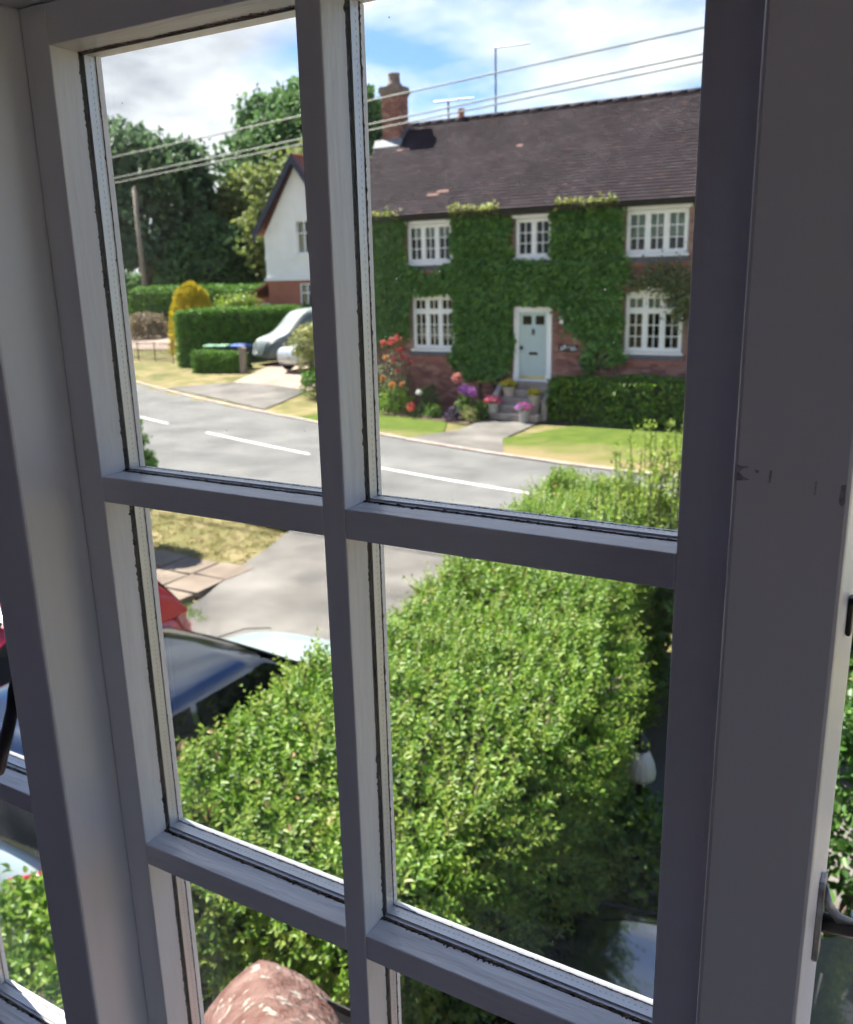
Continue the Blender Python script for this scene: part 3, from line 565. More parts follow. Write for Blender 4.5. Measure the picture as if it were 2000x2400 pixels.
MB().box(RX0 - .3, RX1 + .3, wall_out + .004, wall_out + .12, H + .86, H + .90).build('soffit', 'white', own)
MB().prism([(wall_out + .17, H + .90), (wall_out + .17, H + .94), (-1.3, H + 2.1), (-1.3, H + 2.02)], 'x', RX0 - .3, RX1 + .3).build('roof', 'rooftile', own)

# ================================================================== BAY ROOF BELOW THE WINDOW
bay = thing('bay_roof', (-.4, .9, 2.7), 'clay tiled bay roof with a lichen spotted rounded hip tile, below the window', 'roof')
C0 = Vector((-1.27, 1.31, 2.475)); run = C0.y - wall_out - .006; rise = run * math.tan(math.radians(36)); top0 = Vector((C0.x + run, wall_out + .006, C0.z + rise))
MB().poly([tuple(C0), (.9, C0.y, C0.z), (.9, top0.y, top0.z), tuple(top0)]).poly([tuple(C0), tuple(top0), (C0.x, top0.y, C0.z)]).build('roof_deck', 'wood', bay)
nrm = Vector((0, math.sin(math.radians(36)), math.cos(math.radians(36)))); sl = Vector((0, -math.cos(math.radians(36)), math.sin(math.radians(36))))
def slab_on(pt, ux, us, un, w, l, t, tilt):
    b = MB(); a = pt + un * .004; c = [a, a + ux * w, a + ux * w + us * l + un * -.002, a + us * l + un * -.002]; d = [p + un * (t + (tilt if k < 2 else 0)) for k, p in enumerate(c)]; b.loft([c, d]); return b
SLn = run / math.cos(math.radians(36))
for r in range(6):
    for c in range(13):
        s0 = r * .098; x = C0.x + s0 * math.cos(math.radians(36)) + .02 + c * .166 + (r % 2) * .08
        if x > .8: continue
        slab_on(Vector((x, C0.y, C0.z)) + sl * (s0 - .03), Vector((1, 0, 0)), sl, nrm, .162, .13, .011, .012 + random.uniform(-.002, .003)).build('roof_tile', 'baytile', bay)
nr2 = Vector((-math.sin(math.radians(36)), 0, math.cos(math.radians(36)))); sl2 = Vector((math.cos(math.radians(36)), 0, math.sin(math.radians(36))))
for r in range(5):
    for c in range(3):
        s0 = r * .098; y = C0.y - .03 - s0 * math.cos(math.radians(36)) - (c + 1) * .166
        if y < wall_out + .005: continue
        slab_on(Vector((C0.x, y, C0.z)) + sl2 * (s0 - .03), Vector((0, 1, 0)), sl2, nr2, .162, .13, .011, .012).build('roof_tile', 'baytile', bay)
hd = (top0 - C0).normalized(); hs = Vector((hd.y, -hd.x, 0)).normalized(); hu = hs.cross(hd) if hs.cross(hd).z > 0 else hd.cross(hs)
for k in range(2):
    rings = []
    for i in range(9):
        t = i / 8; p = C0 + hd * (-.045 + k * .36 + t * .40) + hu * (-.085 + .012 * k); r = (.185 - .035 * t ** .7) * (1 if i else .975)
        sec = lambda a: .55 * math.sin(a) + .45 * (1 - abs(math.cos(a)) ** 1.15); rg = [p + hs * r * 1.06 * math.cos(a) + hu * r * 1.05 * sec(a) for a in np.linspace(PI * .98, PI * .02, 17)]; r2 = r - .016
        rg += [p + hs * r2 * 1.06 * math.cos(a) + hu * r2 * 1.05 * sec(a) for a in np.linspace(PI * .02, PI * .98, 17)]; rings.append(rg)
    MB().loft(rings).build('hip_tile', 'terracotta', bay, smooth=True)
def gutter(p, q, r, m, par, name='gutter'):
    p, q = Vector(p), Vector(q); d = (q - p).normalized(); s = Vector((d.y, -d.x, 0)).normalized(); rings = []
    for e in (p, q):
        o_ = [e + s * r * math.cos(a) + Vector((0, 0, 1)) * r * math.sin(a) for a in np.linspace(PI, 2 * PI, 9)]; i_ = [e + s * (r - .004) * math.cos(a) + Vector((0, 0, 1)) * (r - .004) * math.sin(a) for a in np.linspace(2 * PI, PI, 9)]; rings.append(o_ + i_)
    return MB().loft(rings).build(name, m, par)
gutter((C0.x - .06, C0.y + .05, C0.z + .005), (.9, C0.y + .05, C0.z + .005), .05, 'blackmetal', bay); gutter((C0.x - .05, wall_out + .01, C0.z + .005), (C0.x - .05, C0.y + .05, C0.z + .005), .05, 'blackmetal', bay)
b = MB().box(C0.x + .12, .9, wall_out + .006, C0.y - .12, 0.1, C0.z - .02); b.build('bay_wall', 'ownbrick', bay)

# ================================================================== THE COTTAGE ACROSS THE ROAD
CY = 24.5; CX0, CX1 = -17.45, 3.2; EZ, EY = 5.98, 24.22; RZ, RY = 9.10, 27.75
ct = thing('brick_cottage', (-9, CY, 0), 'long red brick cottage with brown tiled roof and ivy covered front', 'house')
OPEN = dict(ul=(-14.98, -13.38, 4.57, 5.72), um=(-11.30, -10.16, 4.62, 5.72), ur=(-8.0, -6.32, 4.62, 5.76), ll=(-14.86, -13.34, 1.95, 3.56), lr=(-7.95, -6.35, 2.00, 3.56), dr=(-11.31, -10.12, 1.06, 3.23))
def walled(xa, xb, za, zb, holes, y, depth):
    xs = sorted({xa, xb, *[h[0] for h in holes], *[h[1] for h in holes]}); zs = sorted({za, zb, *[h[2] for h in holes], *[h[3] for h in holes]}); b = MB()
    for i in range(len(xs) - 1):
        for j in range(len(zs) - 1):
            mx_, mz = (xs[i] + xs[i + 1]) / 2, (zs[j] + zs[j + 1]) / 2
            if any(h[0] < mx_ < h[1] and h[2] < mz < h[3] for h in holes): continue
            b.quad((xs[i], y, zs[j]), (xs[i + 1], y, zs[j]), (xs[i + 1], y, zs[j + 1]), (xs[i], y, zs[j + 1]))
    for h in holes:
        a, c, d, e = h; b.quad((a, y, d), (a, y + depth, d), (a, y + depth, e), (a, y, e)); b.quad((c, y, d), (c, y, e), (c, y + depth, e), (c, y + depth, d)); b.quad((a, y, d), (c, y, d), (c, y + depth, d), (a, y + depth, d)); b.quad((a, y, e), (a, y + depth, e), (c, y + depth, e), (c, y, e))
    return b
wb = walled(CX0, CX1, 0, EZ, list(OPEN.values()), CY, .25)
wb.quad((CX0, CY, 0), (CX0, 31, 0), (CX0, 31, EZ), (CX0, CY, EZ)).poly([(CX0, CY, EZ), (CX0, 31, EZ), (CX0, RY, RZ - .1)]).quad((CX1, CY, 0), (CX1, CY, EZ), (CX1, 31, EZ), (CX1, 31, 0)).quad((CX0, 31, 0), (CX1, 31, 0), (CX1, 31, EZ), (CX0, 31, EZ))
wall = wb.build('wall', 'mortar', ct)
# bricks: the ones that show largest are single parts, the others one mesh
cand = []
for j in range(0, 79):
    z = .02 + j * .0755; off = (j % 2) * .1125
    for i in range(0, 92):
        x = CX0 + .01 + off + i * .2255
        if x + .215 > CX1 - .1 or z + .065 > EZ - .1: continue
        if any(x + .215 > h[0] and x < h[1] and z + .065 > h[2] and z < h[3] for h in OPEN.values()): continue
        cand.append((x, z))
def prio(p):
    x, z = p; return 0 if (-10.1 < x < -8.3 and 1.05 < z < 3.2) else 1 if (-8.2 < x < -6.2 and 1.2 < z < 2.0) else 2 if (-14.9 < x < -12.2 and .7 < z < 1.95) else 3
cand.sort(key=prio); protos = []
def brick_geo(x, z, b, d): b.box(x, x + .215, CY - d, CY + .02, z, z + .065)
for k in range(4): b = MB(); b.box(0, .215, CY - .004 - .002 * k, CY + .02, 0, .065); protos.append(b)
first = [None] * 4
for k, (x, z) in enumerate(cand[:300]):
    i = random.randrange(4)
    if first[i] is None:
        b = MB(); b.box(x, x + .215, CY - .004 - .0025 * i, CY + .02, z, z + .065); first[i] = (b.build('brick', 'brick', wall), x, z)
    else: o, x_, z_ = first[i]; share(o, wall, (x - x_, 0, z - z_))
b = MB()
for x, z in cand[300:]: brick_geo(x, z, b, random.choice((.004, .0065, .009, .0115)))
b.build('brick_courses', 'brick', wall)['kind'] = 'stuff'
# per-object colour for the shared bricks comes from object random
def obj_random(m):
    t = m.node_tree; n = t.nodes.new; l = t.links.new; gm = [q for q in t.nodes if q.type == 'NEW_GEOMETRY']
    for g in gm:
        for lk in list(g.outputs['Random Per Island'].links):
            oi = n('ShaderNodeObjectInfo'); a = n('ShaderNodeMath'); a.operation = 'ADD'; f = n('ShaderNodeMath'); f.operation = 'FRACT'; dst = lk.to_socket; t.links.remove(lk)
            l(oi.outputs['Random'], a.inputs[0]); l(g.outputs['Random Per Island'], a.inputs[1]); l(a.outputs[0], f.inputs[0]); l(f.outputs[0], dst)
for k in ('brick', 'rooftile', 'redroof'): obj_random(M[k])
# roof
slv = Vector((0, RY - EY, RZ - EZ)); SL = slv.length; su = slv.normalized(); sn = Vector((0, -su.z, su.y))
RX0_, RX1_ = CX0 - .18, CX1 + .18
rf = MB().quad((RX0_, EY, EZ), (RX1_, EY, EZ), (RX1_, RY, RZ), (RX0_, RY, RZ)).quad((RX0_, RY, RZ), (RX1_, RY, RZ), (RX1_, 31.28, EZ), (RX0_, 31.28, EZ)).build('roof', 'rooftile', ct)
G, TW = .138, .20; cand = []
for r in range(int(SL / G)):
    for c in range(int((RX1_ - RX0_) / TW)):
        x = RX0_ + c * TW + (r % 2) * TW / 2
        if x + TW > RX1_ + .05: continue
        cand.append((r, x))
special = {(7, -13.95): 1, (7, -14.15): 1, (6, -14.25): 1, (6, -14.45): 1, (21, -12.1): 1, (24, -16.7): 1}
def tile_geo(b, r, x):
    o = Vector((x, EY, EZ)) + su * (r * G - .02) + sn * .004; w = TW - .004; lift = random.uniform(.042, .048); l = G + .04
    b.loft([[o, o + Vector((w, 0, 0)), o + Vector((w, 0, 0)) + su * l, o + su * l], [o + sn * lift, o + Vector((w, 0, 0)) + sn * lift, o + Vector((w, 0, 0)) + su * l + sn * .006, o + su * l + sn * .006]])
def near_special(r, x): return any(r == a and abs(x - b_) < TW / 2 for a, b_ in special)
big = [q for q in cand if -9.1 < q[1] < -6.3 and q[0] < 21][:294]; bigset = set(big)
b = MB(); tiles_p = []
for q in cand:
    if q in bigset: continue
    if near_special(*q): bb = MB(); tile_geo(bb, *q); bb.build('roof_tile', 'pinktile', rf); continue
    tile_geo(b, *q)
b.build('tile_courses', 'rooftile', rf)['kind'] = 'stuff'
tp = []
for k in range(5): bb = MB(); tile_geo(bb, *big[k]); tp.append((bb.build('roof_tile', 'rooftile', rf), big[k]))
for q in big[5:]:
    o, (r0, x_0) = random.choice(tp); d = su * ((q[0] - r0) * G); share(o, rf, (q[1] - x_0, d.y, d.z))
x = RX0_
while x < RX1_ - .1:
    rings = [[(xx, RY + .12 * math.cos(a), RZ - .03 + .13 * math.sin(a)) for a in np.linspace(0, PI, 9)] for xx in (x, x + .44)]; MB().loft(rings).build('ridge_tile', 'rooftile', rf, smooth=True); x += .447
# eaves gutter and downpipe
gutter((RX0_, EY - .05, EZ - .03), (RX1_, EY - .05, EZ - .03), .055, 'blackmetal', ct)
box('fascia', 'blackmetal', ct, RX0_ + .15, RX1_ - .15, EY + .02, EY + .05, EZ - .13, EZ - .01)
MB().tube([(-11.94, CY - .09, 5.85), (-11.94, CY - .09, .1)], .042, 10).build('downpipe', 'blackmetal', ct)
# chimney at the left end with two pots, lead apron
A0, A1, B0, B1 = -17.36, -16.70, 27.0, 27.6
chm = MB().box(A0, A1, B0, B1, 7.7, 10.0).build('chimney', 'mortar', ct)
for k in range(27):
    b = MB(); z = 7.98 + k * .0755
    for i in range(5):
        xx = A0 - .1 + i * .2 + (k % 2) * .1
        if min(xx + .19, A1) - max(xx, A0) > .03: b.box(max(xx, A0), min(xx + .19, A1), B0 - .008, B0 + .01, z, z + .065)
        yy = B0 - .1 + i * .2 + (k % 2) * .1
        if min(yy + .19, B1) - max(yy, B0) > .03: b.box(A1 - .01, A1 + .008, max(yy, B0), min(yy + .19, B1), z, z + .065)
    b.build('brick_course', 'brick', chm)
for z0, z1, e in ((10.0, 10.08, .04), (10.08, 10.18, .075), (10.18, 10.28, .04)): box('corbel_course', 'chimpot', chm, A0 - e, A1 + e, B0 - e, B1 + e, z0, z1)
MB().lathe([(.26, 0), (.25, .08), (.21, .12), (.19, .34), (.21, .38), (.20, .42)], ((A0 + A1) / 2, (B0 + B1) / 2, 10.28), 16).build('chimney_pot', 'chimpot', chm, smooth=True)
zz = EZ + (B0 - EY) * (RZ - EZ) / (RY - EY); MB().prism([(B0 - .16, zz - .16), (B0 - .16, zz - .05), (B0 - .012, zz + .20), (B0 - .012, zz - .05)], 'x', A0 - .3, A1 + .12).build('lead_apron', 'lead', chm)
MB().prism([(B0, zz), (B0, zz + .18), (B1, zz + .75), (B1, zz + .5)], 'x', A1 + .009, A1 + .03).build('lead_soaker', 'lead', chm)
MB().lathe([(.11, 0), (.1, .22), (.13, .24), (.12, .28)], (-14.75, RY, RZ + .06), 12).build('flue_pot', 'redbrick2', ct)
# windows
def cottage_window(key, lights, cols, rows, transom=None, hood=True, dress=None):
    x0, x1, z0, z1 = OPEN[key]; y = CY + .04
    w = MB(); t = .075
    w.box(x0 + .002, x0 + t, y, y + .09, z0, z1).box(x1 - t, x1 - .002, y, y + .09, z0, z1).box(x0 + t, x1 - t, y, y + .09, z1 - t, z1).box(x0 + t, x1 - t, y, y + .09, z0, z0 + t)
    lw = (x1 - x0 - 2 * t) / lights
    for k in range(1, lights): xm = x0 + t + k * lw; w.box(xm - .04, xm + .04, y - .006, y + .085, z0 + t, z1 - t)
    win = w.build('window', 'white', ct, bevel=.006)
    box('sill', 'white', win, x0 - .05, x1 + .05, CY - .06, y + .03, z0 - .075, z0 - .002, bevel=.008)
    box('brick_sill', 'bluebrick', win, x0 - .08, x1 + .08, CY - .05, CY + .02, z0 - .23, z0 - .08); box('string_course', 'redbrick2', win, x0 - .08, x1 + .08, CY - .035, CY + .02, z0 - .32, z0 - .232)
    if hood: box('hood_board', 'white', win, x0 - .10, x1 + .10, CY - .10, y, z1 - .0, z1 + .09, bevel=.01)
    for k in range(lights):
        a, c = x0 + t + k * lw + (.04 if k else .0), x0 + t + (k + 1) * lw - (.04 if k < lights - 1 else 0)
        tiers = [(z0 + t, z1 - t, rows)] if transom is None else [(z0 + t, transom - .04, rows), (transom + .04, z1 - t, 1)]
        if transom is not None: box('transom', 'white', win, a, c, y - .004, y + .08, transom - .04, transom + .04)
        for (d, e, rr) in tiers:
            s = .042; q = MB().box(a, a + s, y + .01, y + .06, d, e).box(c - s, c, y + .01, y + .06, d, e).box(a + s, c - s, y + .01, y + .06, d, d + s).box(a + s, c - s, y + .01, y + .06, e - s, e)
            for i in range(1, cols): xm = a + s + (c - a - 2 * s) * i / cols; q.box(xm - .013, xm + .013, y + .015, y + .05, d + s, e - s)
            for j in range(1, rr): zm = d + s + (e - d - 2 * s) * j / rr; q.box(a + s, c - s, y + .0155, y + .0495, zm - .013, zm + .013)
            q.build('casement', 'white', win)
            for i in range(cols):
                for j in range(rr):
                    xa, xb = a + s + (c - a - 2 * s) * i / cols, a + s + (c - a - 2 * s) * (i + 1) / cols; za, zb = d + s + (e - d - 2 * s) * j / rr, d + s + (e - d - 2 * s) * (j + 1) / rr
                    MB().box(xa, xb, y + .03, y + .036, za, zb).build('pane', 'housepane', win)
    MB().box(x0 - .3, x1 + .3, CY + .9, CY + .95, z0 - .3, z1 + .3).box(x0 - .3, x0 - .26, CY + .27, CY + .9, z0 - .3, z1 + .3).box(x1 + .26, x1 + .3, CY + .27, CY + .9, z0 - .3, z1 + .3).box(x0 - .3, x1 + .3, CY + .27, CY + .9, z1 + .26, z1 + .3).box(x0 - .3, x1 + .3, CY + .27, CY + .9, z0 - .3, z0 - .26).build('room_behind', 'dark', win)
    if dress:
        b = MB(); m, a, c, d, e = dress; xs_ = np.linspace(x0 + (x1 - x0) * a, x0 + (x1 - x0) * c, 60); yy = CY + .235 + .012 * np.sin(np.arange(60) * 1.1)
        for i in range(59): b.quad((xs_[i], yy[i], z0 + (z1 - z0) * d), (xs_[i + 1], yy[i + 1], z0 + (z1 - z0) * d), (xs_[i + 1], yy[i + 1], z0 + (z1 - z0) * e), (xs_[i], yy[i], z0 + (z1 - z0) * e))
        b.build('blind' if m == 'blind' else 'curtain', m, win)
    return win
cottage_window('ul', 3, 2, 3, dress=('blind', .05, .95, .62, .97)); cottage_window('um', 2, 2, 3); cottage_window('ur', 3, 2, 3, dress=('blind', .05, .95, .42, .97))
cottage_window('ll', 3, 2, 3, transom=3.10, hood=True, dress=('curtain', .08, .92, .18, .40)); cottage_window('lr', 3, 2, 3, transom=3.12, hood=False, dress=('blind', .05, .95, .66, .97))
# arched brick and white head over the right lower window
b = MB(); pts = [(-7.95 + 1.6 * t, 3.56 + .16 * math.sin(PI * t)) for t in np.linspace(0, 1, 13)]; b.prism(pts + [(-6.35, 3.561), (-7.95, 3.561)], 'y', CY - .05, CY + .03); b.build('window_head', 'white', ct)
# door
x0, x1, z0, z1 = OPEN['dr']; dr = MB(); t = .15
df = MB().box(x0 - .01, x0 + t, CY - .06, CY + .12, z0, z1 + .01).box(x1 - t, x1 + .01, CY - .06, CY + .12, z0, z1 + .01).box(x0 + t, x1 - t, CY - .06, CY + .12, z1 - t, z1 + .01).box(x0 + t, x1 - t, CY - .07, CY + .12, z0, z0 + .06).build('door_frame', 'white', ct, bevel=.012)
for x in (x0 - .015, x1 - t - .005): box('plinth_block', 'white', df, x, x + t + .02, CY - .085, CY - .061, z0, z0 + .22, bevel=.006)
a, c, d, e = x0 + t, x1 - t, z0 + .06, z1 - t
p0, p1, pz0, pz1 = a + .10, c - .10, e - .36, e - .10; pm = (p0 + p1) / 2
door = walled(a, c, d, e, [(p0, pm - .06, pz0, pz1), (pm + .06, p1, pz0, pz1)], CY + .03, .03).build('door', 'door', ct)
for q0_, q1_ in ((p0, pm - .06), (pm + .06, p1)): box('pane', 'carglass', door, q0_, q1_, CY + .05, CY + .056, pz0, pz1)
for xx in (pm - .28, pm + .02): MB().box(xx, xx + .26, CY + .026, CY + .0299, d + .22, d + .62).build('panel_moulding', 'door', door, bevel=.002)
MB().lathe([(.02, -.09), (.05, -.06), (.03, -.02), (.045, .03), (.02, .08)], (pm, CY + .005, e - .56), 10).build('knocker', 'blackmetal', door, smooth=True)
box('letter_box', 'blackmetal', door, pm - .14, pm + .14, CY + .012, CY + .029, d + .72, d + .80, bevel=.006)
MB().lathe([(.02, -.05), (.042, -.02), (.042, .02), (.02, .05)], (a + .07, CY - .005, d + .92), 10).build('door_knob', 'blackmetal', door, smooth=True); box('kick_strip', 'brass', door, a + .01, c - .01, CY + .02, CY + .029, d + .02, d + .09)
# lantern, bell and name plate by the door
ln = MB().box(-9.86, -9.70, CY - .16, CY - .02, 2.72, 2.76).prism([(-9.87, 2.98), (-9.69, 2.98), (-9.78, 3.10)], 'y', CY - .17, CY - .01).box(-9.80, -9.76, CY - .1, CY, 3.1, 3.16)
for xx in (-9.86, -9.715):
    for yy in (CY - .16, CY - .035): ln.box(xx, xx + .015, yy, yy + .015, 2.76, 2.98)
ln = ln.build('lantern', 'blackmetal', ct); box('lantern_glass', 'lamp', ln, -9.845, -9.715, CY - .145, CY - .035, 2.762, 2.978)
np_ = box('name_plate', 'blackmetal', ct, -9.90, -9.31, CY - .035, CY - .012, 1.95, 2.17, bevel=.02)
b = MB()
for k, (xx, zz, hh, ang) in enumerate([(-9.84, 2.01, .11, .3), (-9.80, 2.00, .12, -.25), (-9.76, 2.03, .12, .35), (-9.71, 2.06, .06, .1), (-9.67, 2.07, .06, -.4), (-9.60, 2.06, .07, .5), (-9.52, 2.00, .10, .25), (-9.48, 2.02, .10, -.3), (-9.44, 2.01, .12, .2), (-9.40, 2.01, .05, -.5), (-9.37, 2.01, .05, .3)]):
    dx_ = hh * math.sin(ang); b.box(0, 0, 0, 0, 0, 0); b.v[-8:] = [(xx, CY - .039, zz), (xx + .026, CY - .039, zz), (xx + .026, CY - .0355, zz), (xx, CY - .0355, zz), (xx + dx_, CY - .039, zz + hh), (xx + dx_ + .026, CY - .039, zz + hh), (xx + dx_ + .026, CY - .0355, zz + hh), (xx + dx_, CY - .0355, zz + hh)]
b.build('lettering', 'white', np_)
# door steps
st = thing('door_steps', (-10.75, 23.7, 0), 'worn stone steps with low side walls up to the pale blue door', 'steps')
for k in range(5):
    y0 = 23.28 + k * .25; z = .05 + .2 * (k + 1)
    MB().box(-11.55 + (.12 if k else 0), -10.05 - (.10 if k else 0), y0, CY - .07 if k == 4 else y0 + .30, z - .2 + (.002 if k else 0), z - .06).build('riser', 'stone', st); MB().box(-11.58 + (.12 if k else 0), -10.02 - (.10 if k else 0), y0 - .03, CY - .07 if k == 4 else y0 + .30, z - .058, z).build('tread', 'stone', st, bevel=.012)
for xx in (-11.72, -10.08): MB().prism([(23.6, 0), (24.42, 0), (24.42, 1.02), (24.2, 1.02), (23.6, .62)], 'x', xx + .03, xx + .2).build('side_wall', 'stone', st, bevel=.015)

# ================================================================== CAR BUILDER (local axes: nose +x, left +y)
def half_ring(pts): return [(x, y, z) for x, y, z in pts] + [(x, -y, z) for x, y, z in reversed(pts) if abs(y) > 1e-6]
def car(name, label, loc, rotz, paint, L=3.95, Wd=1.72, Hh=1.5, roofmat=None, belt=.93, cowl=.70, sf=.52, sr=.13, lamp=True, nose=.80, group=None, crown_=1.0):
    root = thing(name, (0, 0, 0), label, 'car', group); hw = Wd / 2; X = lambda s: -L / 2 + s * L
    S = [0, .012, .05, .14, .26, .4, .55, .68, .76, .86, .93, .975, 1.0]; deck = [.62, .82, belt - .03, belt, belt + .01, belt, belt - .01, belt - .01, belt - .03, belt - .09, nose - .02, nose - .12, nose - .30]
    wsc = [.78, .88, .955, .99, 1, 1, 1, 1, .995, .97, .92, .84, .70]; bot = [.42, .30, .24, .2, .19, .19, .19, .19, .19, .2, .22, .27, .38]; rings = []
    for s, d, w, bo in zip(S, deck, wsc, bot):
        h_ = hw * w; x = X(s); rings.append(half_ring([(x, 0, bo), (x, h_ * .80, bo), (x, h_ * .955, bo + .07), (x, h_, .46), (x, h_ * .995, .64), (x, h_ * .965, d - .075), (x, h_ * .90, d - .015 * crown_), (x, h_ * .55, d + .022 * crown_), (x, 0, d + .034 * crown_)]))
    body = MB().loft(rings).build('body', paint, root, smooth=True, subsurf=1)
    xf0, xf1, xr1, xr0 = X(cowl), X(sf), X(sr), X(.045); zr = Hh
    prof = [(xf0, belt - .02, .0), (xf0 + (xf1 - xf0) * .5, belt + (zr - .06 - belt) * .55, .55), (xf1, zr - .055, 1), (xf1 - .25, zr - .012, 1), ((xf1 + xr1) / 2 - .1, zr, 1), (xr1 + .15, zr - .03, 1), (xr1, zr - .075, 1), (xr0 + (xr1 - xr0) * .45, belt + (zr - .08 - belt) * .5, .5), (xr0, belt - .02, 0)]
    rings = []
    for x, z, t in prof:
        wb_ = hw * .945; wt = hw * (.945 - .185 * t); rings.append(half_ring([(x, wb_, belt - .05), (x, wb_ - (wb_ - wt) * .45, belt + (z - belt) * .45 if t else belt - .04), (x, wt + .02, max(z - .07 * t, belt - .03)), (x, wt - .09, z - .012 * t), (x, wt * .5, z + .014 * t), (x, 0, z + .02 * t)]))
    cab = MB().loft(rings, capa=False, capb=False, close=False).build('cabin', roofmat or paint, root, smooth=True)
    def ys(z, e=.030): t = (z - belt) / (zr - .07 - belt); return hw * (.945 - .185 * t) + e
    def side(pts, nm, m):
        for sgn in (1, -1): MB().poly([(x, sgn * ys(z), z) for x, z in pts]).poly([(x, sgn * (ys(z) - .02), z) for x, z in pts]).build(nm, m, root)
    zb_, zt_ = belt + .02, zr - .105; xm = X((sf + sr) / 2 + .02)
    side([(xf0 - .18, zb_), (xm + .04, zb_), (xm + .06, zt_), (xf1 - .05, zt_), ((xf0 + xf1) / 2 - .10, (zb_ + zt_) / 2 + .05)], 'side_window', 'carglass')
    side([(xm - .04, zb_), (xr0 + .42, zb_ + .03), (xr1 + .12, zt_ - .06), (xr1 + .30, zt_), (xm - .01, zt_)], 'side_window', 'carglass')
    def screen(xa, za, xb, zb2, nm, s):
        n = Vector((zb2 - za, 0, -(xb - xa))).normalized() * (.014 * s); n = n if n.z > 0 else -n; b = MB(); rr = []
        for t in (0.06, .5, .94):
            x, z = xa + (xb - xa) * t, za + (zb2 - za) * t + .02 * math.sin(PI * t); w = hw * (.90 - .20 * t); rr.append([(x + n.x + .05 * s * (1 - (k / 3 - 1) ** 2) * (1 if xa > xb else -1) * 0.6, w * (k / 3 - 1), z + n.z) for k in range(7)])
        b.loft(rr, close=False, capa=False, capb=False); return b.build(nm, 'carglass', root, smooth=True)
    screen(xf0, belt - .015, xf1, zr - .05, 'windscreen', 1); screen(xr0, belt + .0, xr1, zr - .07, 'rear_window', 1)
    for xw in (X(.19), X(.81)):
        for sgn in (1, -1):
            ar = MB(); ring = [[(xw + r * math.cos(a), sgn * (hw + e), .31 + r * math.sin(a)) for a in np.linspace(0, 2 * PI, 25)[:-1]] for r, e in ((.385, .001), (.385, .012), (.33, .012), (.33, -.05))]; ar.loft(ring, capa=False).build('wheel_arch', 'trim', root)
            wh = MB(); prof_ = [(.19, -.10), (.29, -.10), (.315, -.07), (.315, .07), (.29, .10), (.20, .10)]; n0 = 28
            rr = [[(xw + r * math.cos(a), sgn * (hw - .085 + y), .315 + r * math.sin(a)) for a in np.linspace(0, 2 * PI, n0 + 1)[:-1]] for r, y in prof_]; ty = wh.loft(rr).build('wheel', 'tyre', root, smooth=False)
            rm = MB(); rm.loft([[(xw + r * math.cos(a), sgn * (hw + .018 - .03 * k), .315 + r * math.sin(a)) for a in np.linspace(0, 2 * PI, 21)[:-1]] for k, r in enumerate((.20, .195))])
            for s_ in range(5): a = s_ * 2 * PI / 5; rm.tube([(xw, sgn * (hw + .02), .315), (xw + .19 * math.cos(a), sgn * (hw + .02), .315 + .19 * math.sin(a))], .022, 6)
            rm.build('rim', 'rim', ty)
    for sgn in (1, -1):
        hp = [(X(.885), sgn * hw * .905, .62), (X(.945), sgn * hw * .83, .59), (X(.958), sgn * hw * .58, .58), (X(.94), sgn * hw * .58, .66), (X(.885), sgn * hw * .88, .71)]
        MB().loft([hp, [(x + .02, y + sgn * .012, z) for x, y, z in hp]]).build('headlight', 'lamp', root)
        tl = [(X(.006), sgn * hw * .90, .70), (X(.05), sgn * hw * .965, .70), (X(.07), sgn * hw * .965, .86), (X(.012), sgn * hw * .86, .88), (X(.004), sgn * hw * .60, .80), (X(.002), sgn * hw * .62, .72)]; tl = [(x + .05, y * .965, z) for x, y, z in tl]; MB().loft([tl, [(x - .02, y + sgn * .01, z) for x, y, z in tl]]).build('tail_light', 'taillamp', root)
        mr = MB().lathe([(.02, -.07), (.075, -.05), (.09, 0), (.075, .05), (.02, .07)], (xf0 - .22, sgn * (hw * .98 + .09), belt + .06), 10).build('mirror', roofmat or paint, root, smooth=True)
        box('door_handle', 'trim' if not lamp else paint, root, X(.40), X(.44), sgn * hw * .985, sgn * (hw * .985 + .03), belt - .16, belt - .13)
        for xx in (X(.63), X(.42), X(.25)): box('door_seam', 'trim', root, xx - .004, xx + .004, sgn * (hw * .999 - .01), sgn * (hw * .999 + .0025), .30, belt - .10)
    box('grille', 'trim', root, X(.96), X(.985), -hw * .5, hw * .5, .42, .56); box('number_plate', 'plate', root, X(.985), X(.985) + .012, -.26, .26, .31, .41)
    box('rear_bumper', 'greytrim', root, X(0) + .015, X(.04), -hw * .85, hw * .85, .33, .60, bevel=.04); box('front_bumper', 'greytrim', root, X(.95), X(.985), -hw * .66, hw * .66, .24, .38, bevel=.03); box('number_plate', 'plate', root, X(0) + .003, X(0) + .0145, -.26, .26, .44, .55)
    for sgn in (1, -1): MB().tube([(X(cowl) + .06, sgn * hw * .80, belt + .006), (X(.86), sgn * hw * .78, belt - .058), (X(.925), sgn * hw * .68, nose + .0)], .006, 5).build('bonnet_seam', 'trim', root)
    MB().box(xf0 - .02, xf0 + .07, -hw * .80, hw * .80, belt - .02, belt + .022).build('scuttle_panel', 'trim', root)
    for sgn in (1, -1): box('wiper', 'trim', root, xf0 - .10, xf0 - .085, .08 if sgn > 0 else -.52, .55 if sgn > 0 else -.05, belt + .055, belt + .075)
    root.location = loc; root.rotation_euler = (0, 0, rotz); ORG[root.name] = Vector(loc); return root
GZ = .10
car('parked_car', 'pale blue hatchback with a glossy black roof, parked between the hedge and the red car', (-4.86, 4.46, GZ), PI / 2, 'car_blue', L=4.0, Wd=1.74, Hh=1.44, roofmat='car_roof', sf=.55, cowl=.72, sr=.10)
